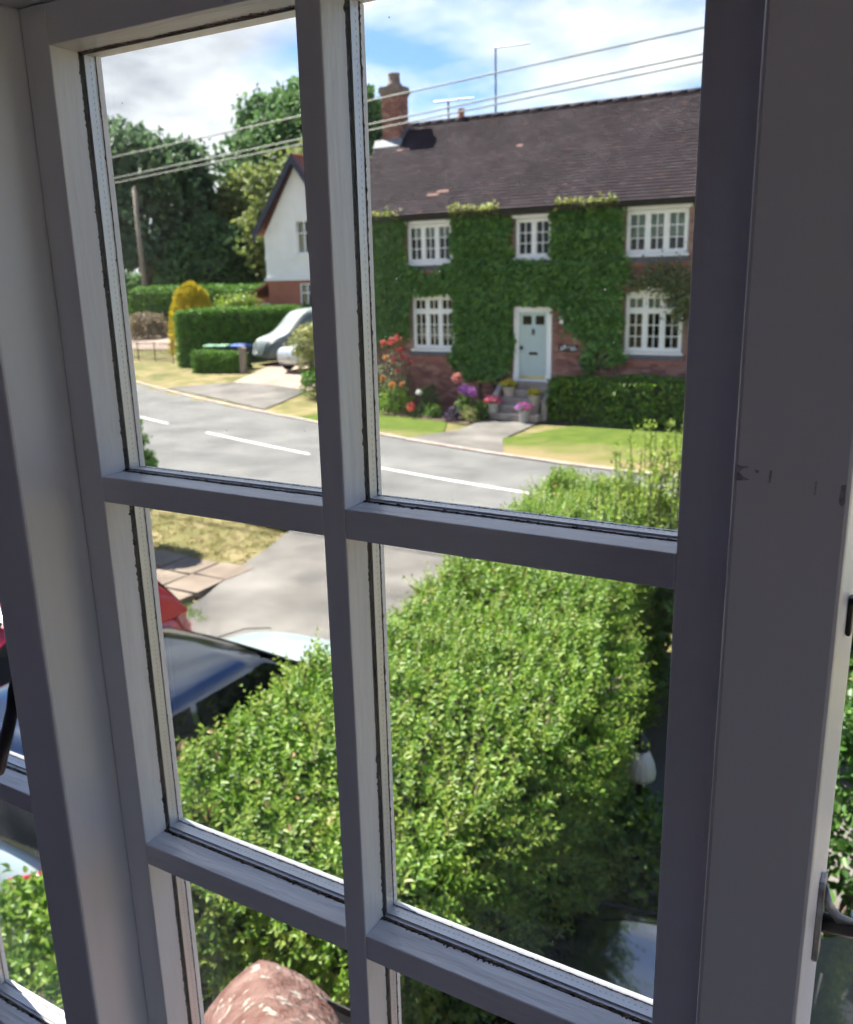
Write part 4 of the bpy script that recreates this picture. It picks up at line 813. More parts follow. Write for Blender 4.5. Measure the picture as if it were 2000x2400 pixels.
car('parked_car', 'red hatchback at the left pane edge with only its rounded corner in view', (-7.15, 4.25, GZ), -PI / 2, 'car_red', L=3.75, Wd=1.66, Hh=1.45)
car('parked_car', 'black car below the window whose bonnet mirrors the sky', (.58, 3.16, GZ), PI, 'car_black', L=4.3, Wd=1.80, Hh=1.48, nose=.95, belt=.98, crown_=.2)
car('parked_car', 'silver car facing the road at the far drive, half behind the variegated bush', (-23.0, 30.75, float(terr(-23.0, 30.4)) + .05), -PI / 2 - .22, 'car_silver', L=4.3, Wd=1.82, Hh=1.62, nose=.98, belt=1.06)

# covered vehicle
cv = thing('covered_car', (0, 0, 0), 'large vehicle under a grey-green fabric cover on the far drive', 'car')
L_, W_, H_ = 5.0, 2.15, 2.4; rings = []
prof = [(0, .35, .60), (.01, .80, .86), (.035, 1.05, .95), (.12, 1.22, 1.0), (.22, 1.34, 1.0), (.34, 2.12, .97), (.42, 2.33, .95), (.6, H_, .95), (.8, 2.34, .95), (.92, 2.2, .95), (.985, 1.5, .95), (1.0, .7, .8)]
for s, zt, ws in prof:
    ring = []; n = 40
    for k in range(n + 1):
        a = PI * k / n; c, q = math.cos(a), math.sin(a); yy = W_ / 2 * ws * (abs(c) ** .32) * (1 if c > 0 else -1); z = .28 + (zt - .28) * (q ** .45)
        f = 1 - q; fold = .07 * math.sin(k * 2.3 + s * 9) * f + .05 * math.sin(k * 1.1 - s * 23) * f; ring.append((-L_ / 2 + s * L_ + .05 * math.sin(k * 1.7) * (1 if s > .98 else -1 if s < .04 else 0), yy * (1 + fold), z + .02 * math.sin(k * .9 + s * 14)))
    rings.append(ring)
MB().loft(rings, close=False).build('cover', 'cover', cv, smooth=True, subsurf=1)
for sx in (-1.45, 1.4):
    for sy in (-.80, .80): MB().loft([[(sx + r * math.cos(a), sy + y, .33 + r * math.sin(a)) for a in np.linspace(0, 2 * PI, 21)[:-1]] for r, y in ((.25, -.1), (.33, -.09), (.33, .09), (.25, .1))]).build('wheel', 'tyre', cv)
for k in range(3): MB().tube([(-L_ / 2 + .6 + k * 1.5, -W_ / 2 - .03, .45), (-L_ / 2 + .6 + k * 1.5, -W_ / 2 - .03, .32)], .012, 6).build('tie_cord', 'trim', cv)
cv.location = (-25.75, 33.2, float(terr(-25.8, 32.6))); cv.rotation_euler = (0, 0, math.radians(62))

# ================================================================== THE WHITE GABLED HOUSE, UPPER LEFT
GY = 36.0; gz = 0.9
wh = thing('white_house', (-28, GY, gz), 'white rendered house with navy bargeboards over a red brick ground floor', 'house')
WX = -30.42; WXR = -25.8; AP = (-28.12, 9.78)
op = [(-28.36, -27.0, 5.36, 6.92), (-28.36, -27.0, 2.75, 3.95)]
up_ = walled(WX, WXR, 4.14, 6.3, [(op[0][0], op[0][1], op[0][2], 6.3)], GY, .15); up_.poly([(WX, GY, 6.3), (op[0][0], GY, 6.3), (op[0][0], GY, 6.92), (op[0][1], GY, 6.92), (op[0][1], GY, 6.3), (WXR, GY, 6.3), (AP[0], GY, AP[1] - .15)])
up_.quad((WX, GY, 4.14), (WX, GY + 8, 4.14), (WX, GY + 8, 6.3), (WX, GY, 6.3)).quad((WXR, GY, 4.14), (WXR, GY, 6.3), (WXR, GY + 8, 6.3), (WXR, GY + 8, 4.14)); up_.build('upper_wall', 'render', wh)
lo_ = walled(WX + .04, WXR - .04, gz - .6, 4.14, [op[1]], GY + .04, .15); lo_.quad((WX + .04, GY + .04, gz - .6), (WX + .04, GY + 8, gz - .6), (WX + .04, GY + 8, 4.14), (WX + .04, GY + .04, 4.14)); lw_ = lo_.build('lower_wall', 'redbrick2', wh)
box('render_lip', 'render', wh, WX - .10, WXR + .06, GY - .09, GY - .001, 4.10, 4.24); box('band_course', 'render', wh, WX - .02, WXR, GY - .04, GY - .001, 5.12, 5.24)
def rl(x, off=0): return AP[1] - abs(x - AP[0]) * (AP[1] - 6.38) / (AP[0] + 30.78) + off
for s in (-1, 1):
    xe = AP[0] + s * 2.72; pts = [(AP[0], rl(AP[0])), (xe, rl(xe)), (xe, rl(xe) + .1), (AP[0], rl(AP[0]) + .1)]; MB().prism(pts, 'y', GY - .35, GY + 8.2).build('roof', 'redroof', wh)
    pts = [(AP[0], rl(AP[0]) + .15), (xe, rl(xe) + .15), (xe - s * .02, rl(xe) - .28), (AP[0], rl(AP[0]) - .28)]; MB().prism(pts, 'y', GY - .44, GY - .355).build('bargeboard', 'bargeboard', wh)
    pts = [(AP[0], rl(AP[0]) - .004), (xe, rl(xe) - .004), (xe, rl(xe) - .03), (AP[0], rl(AP[0]) - .03)]; MB().prism(pts, 'y', GY - .352, GY - .002).build('soffit_board', 'bargeboard', wh)
    for r in range(14):
        for c in range(9):
            x0_ = xe - s * r * .19; z0_ = rl(x0_) + .1; x1_ = xe - s * (r + 1) * .19 - s * .04; z1_ = rl(x1_) + .1; y0_ = GY - .35 + c * .3
            MB().loft([[(x0_, y0_, z0_ + .005), (x0_, y0_ + .29, z0_ + .005), (x1_, y0_ + .29, z1_ + .002), (x1_, y0_, z1_ + .002)], [(x0_, y0_, z0_ + .035), (x0_, y0_ + .29, z0_ + .035), (x1_, y0_ + .29, z1_ + .012), (x1_, y0_, z1_ + .012)]]).build('roof_tile', 'redroof', wh) if s < 0 else None
MB().tube([(AP[0], GY - .36, AP[1] + .1), (AP[0], GY + 8.2, AP[1] + .1)], .10, 8).build('ridge', 'redroof', wh)
for (a, c, d, e) in op:
    y = GY + .05; w = MB(); t = .07; w.box(a, a + t, y, y + .08, d, e).box(c - t, c, y, y + .08, d, e).box(a + t, c - t, y, y + .08, e - t, e).box(a + t, c - t, y, y + .08, d, d + t)
    for k in (1, 2): xm = a + (c - a) * k / 3; w.box(xm - .035, xm + .035, y, y + .075, d + t, e - t)
    for k in (1,): zm = d + (e - d) * .62; w.box(a + t, c - t, y + .004, y + .07, zm - .03, zm + .03)
    win = w.build('window', 'white', wh)
    for k in range(3): x_a, x_b = a + (c - a) * k / 3 + .03, a + (c - a) * (k + 1) / 3 - .03; MB().box(x_a, x_b, y + .03, y + .036, d + .05, e - .05).build('pane', 'housepane', win)
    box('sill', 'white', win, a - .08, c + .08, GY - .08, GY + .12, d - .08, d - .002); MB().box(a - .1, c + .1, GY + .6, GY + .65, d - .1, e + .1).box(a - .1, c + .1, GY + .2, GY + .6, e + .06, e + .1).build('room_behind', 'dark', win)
    box('curtain', 'curtain', win, a + .05, a + .38, GY + .2, GY + .24, d, e)
# lean-to on its left
lt = MB().box(-31.95, WX + .03, GY + .5, GY + 4, gz - .6, 3.2).build('lean_to_wall', 'redbrick2', wh)
MB().prism([(-32.25, 3.16), (-32.25, 3.24), (WX + .03, 4.16), (WX + .03, 4.06)], 'y', GY + .2, GY + 4.2).build('lean_to_roof', 'redroof', wh)
for r in range(9):
    for c in range(8):
        t0, t1 = r / 9.5, (r + 1.25) / 9.5; xa, xb = -32.25 + 1.86 * t0, -32.25 + 1.86 * t1; za, zb = 3.24 + .92 * t0, 3.24 + .92 * t1; ya = GY + .2 + c * .3
        MB().loft([[(xa, ya, za + .003), (xa, ya + .29, za + .003), (xb, ya + .29, zb + .002), (xb, ya, zb + .002)], [(xa, ya, za + .04), (xa, ya + .29, za + .04), (xb, ya + .29, zb + .012), (xb, ya, zb + .012)]]).build('roof_tile', 'redroof', lt)
box('lean_to_window', 'white', lt, -31.2, -30.6, GY + .44, GY + .50, 2.3, 3.0); box('pane', 'carglass', lt, -31.12, -30.68, GY + .43, GY + .44, 2.38, 2.92)
# red roofed wing behind the chimney
rw = thing('red_roof_house', (-22.5, 38, 0), 'red roofed house end just left of the cottage chimney', 'house')
box('wall', 'redbrick2', rw, -24.9, -21.6, 37, 42, .8, 7.2); MB().prism([(36.7, 7.1), (36.7, 7.25), (39.5, 9.9), (42.3, 7.25), (42.3, 7.1), (39.5, 9.75)], 'x', -25.0, -21.45).build('roof', 'redroof', rw); box('chimney', 'brick', rw, -22.9, -22.2, 39.1, 39.8, 9.2, 10.6)

# ================================================================== WIRES, POLE, AERIALS
tp_ = thing('telegraph_pole', (-51.3, 47, .6), 'wooden telegraph pole in front of the dark tree at upper left', 'pole')
pz = float(terr(-51.3, 47)); MB().tube([(-51.3, 47, pz - .3), (-51.3, 47, 10.66)], [.19, .145], 12).build('shaft', 'pole', tp_, smooth=True)
MB().lathe([(.15, 0), (.16, .03), (.02, .10)], (-51.3, 47, 10.66), 10).build('cap', 'pole', tp_)
MB().tube([(-51.3, 46.84, 10.4), (-51.3, 46.68, 10.42)], .03, 6).build('insulator', 'white', tp_)
def wire(label, pts, r=.011):
    n = 40; P0, P1, sag = pts; q = [(P0[0] + (P1[0] - P0[0]) * t, P0[1] + (P1[1] - P0[1]) * t, P0[2] + (P1[2] - P0[2]) * t - sag * 4 * t * (1 - t)) for t in np.linspace(0, 1, n)]
    o = MB().tube(q, r, 6).build('overhead_wire', 'wire'); return tag(o, label, 'wire', kind='thing')
wire('uppermost overhead wire crossing the sky above the cottage roof', ((-40, 12, 4.75), (9, 12, 7.72), -.05))
wire('middle overhead wire, upper of the close pair', ((-40, 12, 4.32), (9, 12, 7.52), .0)); wire('lowest overhead wire, lower of the close pair', ((-40, 12.05, 4.26), (9, 12.05, 7.44), .0))
def aerial(x, z0, z1, xa, xb, label, n=0):
    t = thing('television_aerial', (x, 28.0, z0), label, 'aerial'); MB().tube([(x, 28, z0), (x, 28, z1)], .032, 8).build('mast', 'greytrim', t); MB().tube([(xa, 28, z1), (xb, 28, z1 - .03)], .028, 6).build('boom', 'alu', t)
    for k in range(n): xx = xa + (xb - xa) * (k + .5) / n; MB().tube([(xx, 27.85, z1 - .01), (xx, 28.15, z1 - .01)], .012, 5).build('element', 'greytrim', t)
aerial(-13.62, 8.6, 11.16, -13.66, -12.43, 'tall thin aerial mast with a bent arm on the cottage ridge'); aerial(-15.37, 8.6, 9.80, -15.92, -14.42, 'low aerial with a comb of short rods near the chimney', 12)

# ================================================================== PLANTS
def plant(name, label, cat, geo, m, base, stem=None, part='foliage', extra=(), group=None):
    t = thing(name, base, label, cat, group); v, f = geo; o = np_obj(part, v, f, m, t); o['kind'] = 'stuff'
    if stem is not None: stem.build('stem' if cat != 'tree' else 'trunk', 'bark', t, smooth=True)
    for nm, (v2, f2), m2 in extra: np_obj(nm, v2, f2, m2, t)['kind'] = 'stuff'
    return t
def hedge(name, label, lo, hi, m, n, leaf, faces='tlrnf', round_=.12, wa=.06, aspect=.5, spr=None, extra=None, rotz=0):
    t = thing(name, ((lo[0] + hi[0]) / 2, (lo[1] + hi[1]) / 2, lo[2]), label, 'hedge')
    P, Nn = box_surface(lo, hi, n, faces, round_); P = P + Nn * wob(P, 2.1, wa, 3)[:, None] + Nn * rng.uniform(-.10, .03, len(P))[:, None] * (leaf / .07)
    g = leaves(P, Nn, leaf, .7, aspect)
    if spr: P2, N2 = box_surface(lo, hi, spr, faces, round_); P2 = P2 + N2 * wob(P2, 2.1, wa, 3)[:, None]; g = join([g, sprigs(P2, unit(N2 + rand_dir(len(P2)) * .5 + np.array([0, 0, .5])), leaf * 2.6, 8, leaf * .9)])
    np_obj('foliage', g[0], g[1], m, t)['kind'] = 'stuff'
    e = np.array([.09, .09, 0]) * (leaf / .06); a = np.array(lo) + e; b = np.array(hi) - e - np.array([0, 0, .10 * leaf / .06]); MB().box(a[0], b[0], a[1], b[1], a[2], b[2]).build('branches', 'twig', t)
    if rotz: pass
    return t
# --- ivy on the cottage front
IVY = np.array([(-17.35, 6.03), (-15.0, 6.02), (-14.99, 4.5), (-14.4, 4.25), (-13.87, 4.35), (-13.36, 4.6), (-13.34, 5.93), (-12.6, 6.05), (-11.72, 5.96), (-11.41, 5.43), (-11.28, 4.55), (-10.19, 4.50), (-10.16, 5.7), (-9.77, 5.94), (-8.9, 6.02), (-8.08, 5.91), (-8.02, 4.9), (-7.92, 4.13), (-7.98, 3.2), (-7.92, 2.42), (-8.01, 1.74), (-8.29, 1.5), (-8.37, 2.11), (-8.73, 2.1), (-8.77, 1.5), (-8.97, 1.5), (-9.03, 2.26), (-9.56, 2.67), (-9.86, 3.08), (-10.12, 3.25), (-11.30, 3.25), (-11.34, 1.75), (-11.65, 1.27), (-12.3, 1.10), (-12.9, 1.19), (-13.36, 1.52), (-13.32, 3.3), (-13.5, 3.52), (-14.24, 3.66), (-14.87, 3.48), (-14.96, 2.32), (-16.12, 2.15), (-17.4, 2.3)])
def in_poly(P, poly):
    x, y = P[:, 0], P[:, 1]; r = np.zeros(len(P), bool); j = len(poly) - 1
    for i in range(len(poly)):
        xi, yi = poly[i]; xj, yj = poly[j]; c = ((yi > y) != (yj > y)) & (x < (xj - xi) * (y - yi) / (yj - yi + 1e-12) + xi); r ^= c; j = i
    return r
q = rng.uniform(size=(90000, 2)) * np.array([9.7, 5.2]) + np.array([-17.45, 1.0]); jit = rng.normal(0, .10, q.shape) + np.stack([.09 * np.sin(q[:, 1] * 5.3 + np.sin(q[:, 0] * 3)), .09 * np.sin(q[:, 0] * 4.7 + np.sin(q[:, 1] * 2.6))], 1); q = q[in_poly(q + jit, IVY)]
for o_ in OPEN.values(): q = q[~((q[:, 0] > o_[0] + .01) & (q[:, 0] < o_[1] - .01) & (q[:, 1] > o_[2] - .02) & (q[:, 1] < o_[3] + .06))]
q = q[:30000]
P = np.stack([q[:, 0], np.zeros(len(q)), q[:, 1]], 1); dep = .12 + wob(P, 3.1, .10, 1) + wob(P, 7.3, .05, 5) + rng.uniform(-.08, .04, len(P)); P[:, 1] = CY - .012 - np.clip(dep, .0, .4)
gr = np.stack([wob(P + [.05, 0, 0], 3.1, .1, 1) - wob(P - [.05, 0, 0], 3.1, .1, 1), -np.full(len(P), .25), wob(P + [0, 0, .05], 3.1, .1, 1) - wob(P - [0, 0, .05], 3.1, .1, 1)], 1)
Nn = unit(-gr * np.array([4, -1, 4]) * np.array([1, 1, 1]) + np.array([0, -.35, .35])); D = unit(rand_dir(len(P)) * .7 + np.array([0, -.35, -.7])); L = .105 * rng.uniform(.6, 1.35, len(P)); g = leaf_geo(P, D, Nn, L, L * .85)
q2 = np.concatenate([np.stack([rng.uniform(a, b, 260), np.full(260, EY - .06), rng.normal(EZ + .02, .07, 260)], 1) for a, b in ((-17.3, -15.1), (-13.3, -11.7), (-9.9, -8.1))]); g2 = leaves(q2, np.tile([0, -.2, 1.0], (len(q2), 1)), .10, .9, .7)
stem = MB()
for pts in ([(-12.4, .1), (-12.5, .8), (-12.3, 1.6), (-12.6, 3.0), (-12.4, 4.8)], [(-8.85, .1), (-8.87, 1.0), (-8.85, 1.6), (-8.9, 2.6), (-8.7, 4.4)], [(-8.15, .1), (-8.13, 1.0), (-8.15, 1.8), (-8.5, 3.4)], [(-16.2, .1), (-16.1, 1.6), (-16.3, 3.0)]): stem.tube([(x, CY - .04, z) for x, z in pts], [.05, .045, .04, .03, .02][:len(pts)], 7)
plant('ivy', 'dense dark green ivy covering most of the cottage front', 'climbing plant', g, 'ivy', (-12, CY, 0), stem, extra=[('sunlit_tips', g2, 'ivysun')])
# --- rose on the right window
P = np.concatenate([np.stack([rng.normal(a, s, n), CY - .12 - np.abs(rng.normal(0, .12, n)), rng.normal(c, t, n)], 1) for a, c, s, t, n in ((-7.05, 4.0, .26, .22, 420), (-6.5, 3.75, .25, .30, 520), (-6.35, 3.2, .16, .25, 260), (-7.5, 3.85, .22, .10, 160), (-6.0, 3.7, .3, .35, 300))])
stem = MB().tube([(-5.9, CY - .06, .1), (-5.95, CY - .08, 1.6), (-6.2, CY - .1, 2.8), (-6.6, CY - .12, 3.6), (-7.4, CY - .1, 3.9), (-7.75, CY - .09, 4.02)], [.05, .045, .04, .03, .025, .02], 7)
plant('climbing_rose', 'grey green climbing rose trailing over the right lower window', 'climbing plant', leaves(P, np.tile([0, -1, .3], (len(P), 1)), .10, .9, .55), 'rose', (-5.9, CY, 0), stem)
# --- hedge right of the steps
hedge('garden_hedge', 'loose leafy hedge under the right lower window of the cottage', (-9.75, 23.45, 0), (4.5, 24.35, 1.36), 'laurel', 16000, .10, 'tlrn', .18, .13, .6)
# --- pots on the steps
def pot(x, y, z, r, h_, m, flw, label, spread=.2, n=160, leafm='laurel'):
    t = thing('flower_pot', (x, y, z), label, 'flower pot'); MB().lathe([(r * .72, 0), (r * .78, .02), (r * .95, h_ * .8), (r * 1.05, h_ * .82), (r * 1.08, h_), (r * .9, h_), (r * .86, h_ * .93)], (x, y, z), 18).build('pot', m, t, smooth=False)
    d = rand_dir(n); d[:, 2] = np.abs(d[:, 2]); P = np.array([x, y, z + h_]) + d * spread * rng.uniform(.5, 1, n)[:, None] * np.array([1, 1, .75]); v, f = leaves(P, d, .06, .8, .6); np_obj('leaves', v, f, leafm, t)['kind'] = 'stuff'
    for k, fm in enumerate(flw):
        d = rand_dir(n); d[:, 2] = np.abs(d[:, 2]); d = unit(d + np.array([(k - (len(flw) - 1) / 2) * .8, -.25, .3])); P = np.array([x, y, z + h_]) + d * spread * 1.1 * rng.uniform(.85, 1.1, n)[:, None] * np.array([1, 1, .8]); v, f = leaves(P[::2], d[::2], .055, .9, .9); np_obj('blooms', v, f, fm, t)['kind'] = 'stuff'
pot(-11.26, 23.98, .65, .19, .30, 'pot', ['f_yellow'], 'stone pot of yellow flowers at the left of the upper steps', .22, 240); pot(-10.33, 23.72, .45, .17, .33, 'pot', ['f_yellow'], 'stone pot of yellow flowers at the right of the steps', .18, 240)
pot(-11.46, 23.34, .25, .16, .26, 'potgrey', ['f_coral', 'f_pink'], 'grey pot of magenta and pink flowers at the left of the lower steps', .24, 170); pot(-10.42, 23.22, .04, .16, .34, 'potgrey', ['f_lilac', 'f_pink'], 'grey pot of lilac and magenta flowers at the foot of the steps', .23, 170)
# --- flower bed left of the steps
def clump(name, label, x, y, z, r, h_, m, flowers=None, n=420, leaf=.09, fz=.9, fn=90, fsz=.06, aspect=.5):
    d = rand_dir(n); d[:, 2] = np.abs(d[:, 2]); P = np.array([x, y, z]) + d * np.array([r, r * .8, h_]) * (rng.uniform(.25, 1, n) ** .5)[:, None]; g = leaves(P, unit(d + [0, -.2, .3]), leaf, .8, aspect); ex = []
    for fm, cx, cz, fr_ in flowers or []:
        dd = rand_dir(fn); Q = np.array([cx, y - r * .55, cz]) + dd * fr_ * rng.uniform(.4, 1, fn)[:, None]; ex.append(('blooms', leaves(Q, unit(dd + [0, -.4, .3]), fsz, .9, .9), fm))
    stem = MB()
    for k in range(5): a = k * 1.26; stem.tube([(x, y, z - .02), (x + r * .4 * math.cos(a), y + r * .3 * math.sin(a), z + h_ * .7)], [.012, .006], 5)
    return plant(name, label, 'plant', g, m, (x, y, z), stem, extra=ex)
clump('rose_bush', 'tall rose bush with coral red blooms beside the left lower window', -15.15, 23.75, .05, .75, 2.0, 'rose', [('f_coral', -15.0, 2.25, .11), ('f_coral', -14.75, 2.33, .14), ('f_coral', -14.65, 2.02, .09), ('f_coral', -15.25, 2.2, .08), ('f_orange', -15.2, 1.75, .06), ('f_coral', -14.9, 1.7, .08), ('f_coral', -14.3, 1.65, .06), ('f_coral', -14.55, 1.8, .06), ('f_coral', -14.75, 1.35, .04)], 900, .09, fn=45)
clump('lily_clump', 'grassy clump with orange lily blooms at the left of the flower bed', -14.9, 23.35, .05, .62, .85, 'privet', [('f_orange', -14.75, .98, .09), ('f_orange', -15.1, 1.15, .07), ('f_orange', -14.4, 1.0, .05)], 500, .22, aspect=.12)
clump('daisy_plant', 'dark leafy plant with one white bloom below the left window', -13.75, 23.6, .05, .40, 1.0, 'shrub', [('f_white', -14.02, .72, .07)], 380, .10)
clump('red_flower_plant', 'low plant with red blooms at the front of the flower bed', -13.95, 22.95, .04, .22, .28, 'shrub', [('f_coral', -13.98, .36, .14)], 160, .06)
clump('leafy_plant', 'mid green leafy mound beside the red blooms in the flower bed', -13.35, 23.05, .04, .32, .42, 'laurel', None, 300, .09)
clump('phlox', 'phlox with lilac and salmon flower heads left of the door steps', -12.35, 23.3, .04, .36, .8, 'laurel', [('f_lilac', -12.3, .92, .18), ('f_lilac', -12.05, .85, .15), ('f_salmon', -12.55, 1.25, .15)], 380, .10, fn=150)
clump('purple_plant', 'dark purple leaved plant in front of the lilac phlox', -12.5, 22.8, .04, .36, .42, 'purple', None, 380, .08)
clump('pale_shrub', 'small pale centred shrub next to the lowest step', -11.98, 22.85, .04, .30, .48, 'varieg', None, 220, .09); clump('glossy_shrub', 'dark glossy shrub just left of the lowest step', -11.85, 23.25, .04, .35, .55, 'laurel', None, 320, .09)
clump('climber_foot', 'dull green bush under the ivy left of the rose bush', -16.3, 23.9, .05, .7, 1.4, 'laurel', None, 480, .11)

# --- far left garden
th = hedge('clipped_hedge', 'tall clipped hedge beside the far drive with a bright top', (-32.0, 30.4, .0), (-23.6, 31.6, 2.78), 'yew', 17000, .13, 'tlrn', .15, .05, .5); th.location = (-28.9, 33.9, .08); th.rotation_euler = (0, 0, math.radians(48))
hedge('clipped_hedge', 'low clipped hedge by the wooden gatepost at the far drive', (-29.2, 29.0, .1), (-26.35, 29.6, 1.18), 'yew', 4200, .10, 'tlrn', .08, .03, .5)
hedge('clipped_hedge', 'long tall hedge farthest back, behind the yellow conifer', (-50.6, 44.6, .3), (-34.0, 46.2, 3.75), 'yew', 15000, .20, 'tlrn', .2, .08, .5)
def tree(name, label, base, h_, cr, rr, m, ncl, per, leaf, clr, lean=0, seed=0, fill=.55, group=None):
    b = Vector(base); st_ = MB(); top = b + Vector((lean, 0, h_)); c = Vector(cr); r0 = h_ * .028 + .05; st_.tube([b - Vector((0, 0, .3)), b + (top - b) * .35, b + (top - b) * .8], [r0 * 1.3, r0, r0 * .45], 9)
    for k in range(9): a = k * 2.4; s0 = b + (top - b) * (.3 + .05 * k); e = c + Vector((rr[0] * .7 * math.cos(a), rr[1] * .7 * math.sin(a), rr[2] * (.1 + .08 * k - .3))); st_.tube([s0, (s0 + e) / 2 + Vector((0, 0, .3)), e], [r0 * .5, r0 * .3, r0 * .1], 6)
    return plant(name, label, 'tree', crown(cr, rr, int(ncl * 1.35), int(per * 1.2), leaf * 1.08, clr * 1.1, seed, fill=fill), m, base, st_, part='crown', group=group)
n = 7000; u = rng.uniform(size=n) ** .75; ang = rng.uniform(0, 2 * PI, n); rad = 1.32 * np.sqrt(1 - u ** 1.9) * rng.uniform(.82, 1.04, n); d = np.stack([np.cos(ang), np.sin(ang), np.full(n, .5)], 1)
P = np.stack([-34.0 + rad * np.cos(ang), 34.2 + rad * np.sin(ang), .45 + 3.65 * u], 1); P += wob(P, 3.3, .10, 2)[:, None] * d
plant('golden_conifer', 'golden yellow conifer rising behind the clipped hedge', 'tree', leaves(P, d, .15, .7, .45, -.5), 'gold', (-34.0, 34.2, .4), MB().tube([(-34.0, 34.2, .2), (-34.0, 34.2, 3.6)], [.14, .03], 8), part='crown')
tree('round_bush', 'bronze pink rounded bush in the far left garden', (-46.6, 42.6, .45), 1.2, (-46.6, 42.6, 1.15), (1.5, 1.3, .95), 'brownbush', 70, 26, .16, .35, seed=4)
tree('garden_shrub', 'lime green shrub top peeping over the clipped hedge beside the lean-to', (-31.2, 34.6, .5), 2.4, (-31.2, 34.6, 2.45), (1.3, 1.0, 1.0), 'privet_new', 60, 22, .14, .3, seed=6)
tree('variegated_bush', 'cream and green variegated bush at the right of the far drive', (-19.75, 25.9, .1), 2.0, (-19.75, 25.9, 1.62), (.85, .85, .98), 'varieg', 90, 30, .11, .26, seed=8)
tree('box_bush', 'dark green bush at the foot of the variegated bush', (-19.25, 25.15, .1), .8, (-19.25, 25.15, .50), (.62, .6, .5), 'yew', 50, 26, .09, .2, seed=9)
tree('broadleaf_tree', 'large dark broadleaf tree at upper left behind the telegraph pole', (-60.6, 56, .6), 13, (-60.8, 56, 9.0), (7.2, 5.5, 7.3), 'tree_blue', 420, 30, .55, 1.2, seed=11)
tree('broadleaf_tree', 'lower dark tree under the big tree at upper left', (-53.5, 56, .8), 6, (-53.2, 56, 4.4), (4.2, 3.5, 4.1), 'tree_dark', 220, 30, .42, .9, seed=13)
tree('broadleaf_tree', 'olive green tree in the gap left of the white house', (-52.0, 62, .8), 10, (-52.4, 62, 7.4), (5.4, 4.5, 5.2), 'tree_mid', 300, 30, .50, 1.1, seed=15)
tree('broadleaf_tree', 'dull green tree between the olive tree and the white gable', (-43.5, 58, .8), 11, (-44.6, 58, 7.2), (4.6, 4.2, 6.2), 'tree_mid', 300, 30, .48, 1.0, seed=17)
tree('domed_tree', 'tall dome shaped dark tree behind the white gabled house', (-50.5, 68, .8), 18, (-50.4, 68, 12.2), (8.3, 7.5, 8.0), 'tree_dark', 560, 32, .55, 1.3, seed=19, fill=.7)
tree('broadleaf_tree', 'tree top showing round the cottage chimney', (-31.5, 46, .8), 9, (-30.6, 46, 6.4), (4.2, 3.6, 4.2), 'tree_mid', 240, 30, .42, .9, seed=21)
hedge('woodland_edge', 'dense dark undergrowth behind the far garden hedge', (-72, 62, .4), (-38, 65, 4.8), 'tree_dark', 9000, .5, 'tn', .4, .5, .6)
# gateposts, railings, bins
gp_ = thing('gatepost', (-26.2, 29.1, .2), 'weathered wooden gatepost at the end of the low hedge', 'post'); MB().box(-26.36, -26.12, 29.0, 29.2, .0, 1.36).build('shaft', 'wood', gp_, bevel=.02); MB().prism([(-26.40, 1.36), (-26.08, 1.36), (-26.24, 1.48)], 'y', 28.97, 29.23).build('cap', 'wood', gp_)
ra = thing('railing', (-36, 32.4, .2), 'thin black iron railing at the far left garden edge', 'railing'); rx = np.linspace(-38.2, -33.3, 34); ryy = np.interp(rx, [-38.2, -33.3], [33.0, 31.9])
for k, (x, y) in enumerate(zip(rx, ryy)): z = float(terr(x, y)); MB().tube([(x, y, z - .05), (x, y, z + 1.02)], .012 if k % 11 else .03, 6).build('baluster' if k % 11 else 'post', 'blackmetal', ra)
for zz in (.15, .92): MB().tube([(rx[0], ryy[0], .2 + zz), (rx[-1], ryy[-1], .27 + zz)], .016, 6).build('rail', 'blackmetal', ra)
def bin_(x, y, m, label):
    z = float(terr(x, y)); t = thing('wheelie_bin', (x, y, z), label, 'bin'); MB().loft([[(x - .24, y - .28, z + .08), (x + .24, y - .28, z + .08), (x + .24, y + .28, z + .08), (x - .24, y + .28, z + .08)], [(x - .29, y - .34, z + .98), (x + .29, y - .34, z + .98), (x + .29, y + .34, z + .98), (x - .29, y + .34, z + .98)]]).build('body', 'bin_body', t, bevel=.03)
    MB().prism([(y - .40, z + .985), (y + .38, z + .985), (y + .38, z + 1.06), (y, z + 1.11), (y - .38, z + 1.06)], 'x', x - .32, x + .32).build('lid', m, t, bevel=.02); MB().tube([(x - .26, y + .40, z + 1.0), (x + .26, y + .40, z + 1.0)], .02, 6).build('handle', 'bin_body', t)
    for s in (-1, 1): MB().loft([[(x + s * .25 + w_, y + .25 + .1 * math.cos(a), z + .1 + .1 * math.sin(a)) for a in np.linspace(0, 2 * PI, 13)[:-1]] for w_ in (-.03, .03)]).build('wheel', 'tyre', t)
bin_(-28.9, 30.2, 'bin_green', 'wheelie bin with a green lid behind the low hedge, leftmost of three'); bin_(-28.15, 30.2, 'bin_green', 'wheelie bin with a green lid between the other two bins'); bin_(-27.25, 30.2, 'bin_blue', 'wheelie bin with a bright blue lid behind the low hedge')

